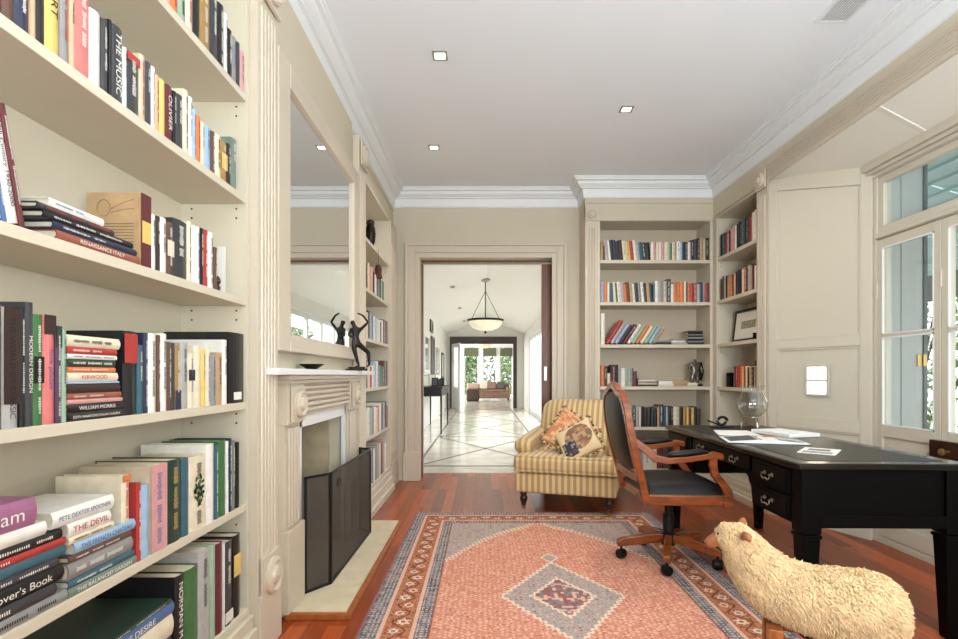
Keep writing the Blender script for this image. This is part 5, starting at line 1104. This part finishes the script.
stack_r(RZ[3]+.001, 1.74, 1.90, [('white', .05, 0, .15)], 'the white pair, fourth far wall shelf'); relabel('thick white book lying flat on the fourth far wall shelf')
stack_r(RZ[3]+.001, 1.88, 2.04, [('tan', .055, 0, .15)], 'x'); relabel('thick tan book lying flat beside the white one, fourth far wall shelf')
stack_r(RZ[3]+.001, 2.03, 2.13, [('cream', .035, 0, .10)], 'x'); relabel('small cream book lying flat by the silver figurine')
row('R', RZ[4], 1.30, 2.16, 'brown:1:.2 white:.9:.19 charcoal:1:.21 cream:.8:.19 red:.8:.2 silver:1:.21 charcoal:1.1:.21 silver:1:.2 cream:.5:.2 black:1:.2 darkbrown:.9:.19 black:1.2:.19 darkgreen:.8:.19 black:1:.18 tan:.6:.2 navy:1.3:.22 charcoal:.7:.21 skyblue:.5:.2 darkbrown:.9:.19 black:.8:.2 cream:1:.2 beige:.8:.2 black:1.1:.19 gold:1.1:.2 yellow:.6:.19 maroon:.8:.18 yellow:.8:.19 black:.9:.2 darkbrown:1:.18', 'fifth '+wR, gR)
row('R', RZ[5], 1.40, 2.2, 'white:1.2:.28 black:1:.27 silver:1:.28 white:1.2:.27 cream:1:.28 maroon:1.1:.26 charcoal:1:.25 maroon:1:.26 black:1.2:.26 darkbrown:1:.25 charcoal:1.3:.25 black:1.2:.24', 'bottom '+wR, gR, depth=.2)
# armoured figurine
t = thing('knight_figurine', 'dark silver figurine of a robed standing figure at the right of the far bookcase', 'figurine', (2.13, 5.33, RZ[3]+.0005))
M().box(-.06, .06, -.045, .045, 0, .02).build('base', m_blackmetal, t, bevel=.003)
P = [(0,0,.13),(0,0,.17),(0,0,.215),(0,0,.245),(0,0,.275),(-.022,0,.12),(-.028,-.005,.07),(-.03,0,.025),(.022,0,.12),(.026,.0,.07),(.03,0,.025),(-.045,0,.215),(-.065,-.01,.17),(-.045,-.03,.14),(.045,0,.215),(.068,0,.17),(.062,-.02,.13)]
E = [(0,1),(1,2),(2,3),(3,4),(0,5),(5,6),(6,7),(0,8),(8,9),(9,10),(2,11),(11,12),(12,13),(2,14),(14,15),(15,16)]
skin_figure('figure', P, E, [.038,.034,.034,.014,.02,.028,.022,.013,.028,.022,.013,.018,.014,.01,.018,.014,.01], mat('tarnished', (120, 116, 106), .35, .8, var=.6, scale=40), t)
M().sweep([(.06, .02, .24), (.075, .02, .15), (.065, .02, .06)], [(.008, .02), (.016, .03), (.012, .02)], 8).build('cape', m_bronze, t, smooth=True)
# side bookcase
gS = 'books in the bookcase beside the bay'; wS = 'shelf, bookcase beside bay'
row('S', RZ[0], 5.13, 4.41, 'black:1:.21 teal:.7:.21 darkgreen:.7:.21 red:1:.2 silver:.6:.19 maroon:.8:.2 pink:.9:.21 pink:1:.22 white:.7:.22 darkgreen:.8:.22 black:1:.23 charcoal:.6:.22 teal:.7:.23 black:1.1:.23 darkgreen:.8:.22 maroon:.7:.22 red:.5:.22 cream:1:.24 white:.7:.25 charcoal:1:.26', 'top '+wS, gS)
row('S', RZ[1], 5.13, 4.41, 'brown:.9:.2 charcoal:.8:.22 silver:.7:.22 black:.8:.21 tan:1:.2 orange:.8:.2 brown:1:.2 peach:.7:.2 darkbrown:.8:.21 navy:.9:.22 black:.8:.22 cream:.8:.21 orange:.6:.22 charcoal:1:.21 silver:.7:.22 tan:.8:.2 maroon:1:.22 white:.6:.2 brown:1:.21', 'second '+wS, gS)
row('S', RZ[3], 4.86, 4.41, 'maroon:.9:.19 red:1:.19 red:.8:.2 orange:.7:.19 yellow:.5:.19 red:.6:.19 cream:.8:.19 black:.5:.18 tan:.8:.18 darkbrown:1:.18 gold:.8:.18 brown:.9:.18', 'fourth '+wS, gS)
t = thing('framed_print', 'black framed print with white mount leaning on the third shelf beside the bay', 'picture', (XR+.10, 4.78, RZ[2]+.002), -PI/2)
mx = Matrix.Rotation(-.12, 4, 'X'); w, h = .27, .30
q = M(); q.box(-w, w, -.01, .01, 0, .025, mx=mx).box(-w, w, -.01, .01, h-.025, h, mx=mx).box(-w, -w+.025, -.01, .01, .025, h-.025, mx=mx).box(w-.025, w, -.01, .01, .025, h-.025, mx=mx).build('picture_frame', m_blackmetal, t)
M().box(-w+.025, w-.025, -.004, .006, .025, h-.025, mx=mx).build('mount', m_mat_white, t); M().box(-.13, .13, -.006, -.004, .12, .19, mx=mx).build('print', mat('print_sepia', (160, 150, 126), .6, var=.5, scale=50), t)
t = thing('model_car', 'small black metal model in front of the framed print', 'ornament', (XR+.05, 4.52, RZ[2]+.0005), -PI/2)
q = M(); q.box(-.09, .09, -.02, .02, .0, .012).box(-.03, .04, -.015, .015, .03, .045).box(-.03, -.024, -.015, .015, .012, .06).box(.034, .04, -.015, .015, .012, .06).build('body', m_blackmetal, t, bevel=.002)
t = thing('speaker_box', 'small black rounded speaker on the shelf beside the bay', 'speaker', (XR+.07, 4.97, RZ[3]+.0005), -PI/2)
M().box(-.05, .05, -.05, .05, 0, .135).build('casing', m_black, t, bevel=.012, seg=3); M().lathe([(.03, 0), (.032, .004), (.02, .002), (0, .003)], (0, 0, 0), 16, 'y', mx=Matrix.Translation((0, -.052, .07))).build('speaker_cone', m_blackmetal, t)
t = thing('dark_frame', 'dark picture frame standing behind the books beside the bay', 'picture frame', (XR+.22, 4.72, RZ[3]+.0005), -PI/2); M().box(-.14, .14, -.01, .01, 0, .245).build('frame', m_darkwood, t); M().box(-.11, .11, -.012, -.01, .03, .215).build('picture', mi3, t)
t = thing('lower_shelf_lamp', 'dark bowl-shaped ornament low on the shelf beside the bay', 'ornament', (XR+.10, 4.62, RZ[4]+.0005)); M().lathe([(.03, 0), (.02, .01), (.03, .03), (.07, .07), (.066, .07), (.02, .035), (0, .03)], n=20).build('bowl', m_bronze, t, smooth=True)

# the largest distant books stay individual things; the smallest slivers become one object
DEFER.sort(key=lambda r: -r[0]); keep = 298-len(BOOKS); rest = M(); rm = []; ri = {}
def ix(m):
    if m.name not in ri: ri[m.name] = len(rm); rm.append(m)
    return ri[m.name]
for i, (_, mx, t_, d_, h_, c, label, group, name, ik, _n, k) in enumerate(DEFER):
    ms = [bmat(c), m_page, m_ink[ik]]
    if i < keep:
        o = k.build(name, ms, fix=False); o.matrix_world = mx; tag(o, label, 'book', group)
    else:
        for f, mi in zip(k.f, k.m): rest.add([mx @ Vector(k.v[j]) for j in f], [tuple(range(len(f)))], ix(ms[mi]))
if rest.f: tag(rest.build('small_books', rm, fix=False), 'the smallest looking thin books filling the shelves of the distant bookcases', 'books', kind='stuff')
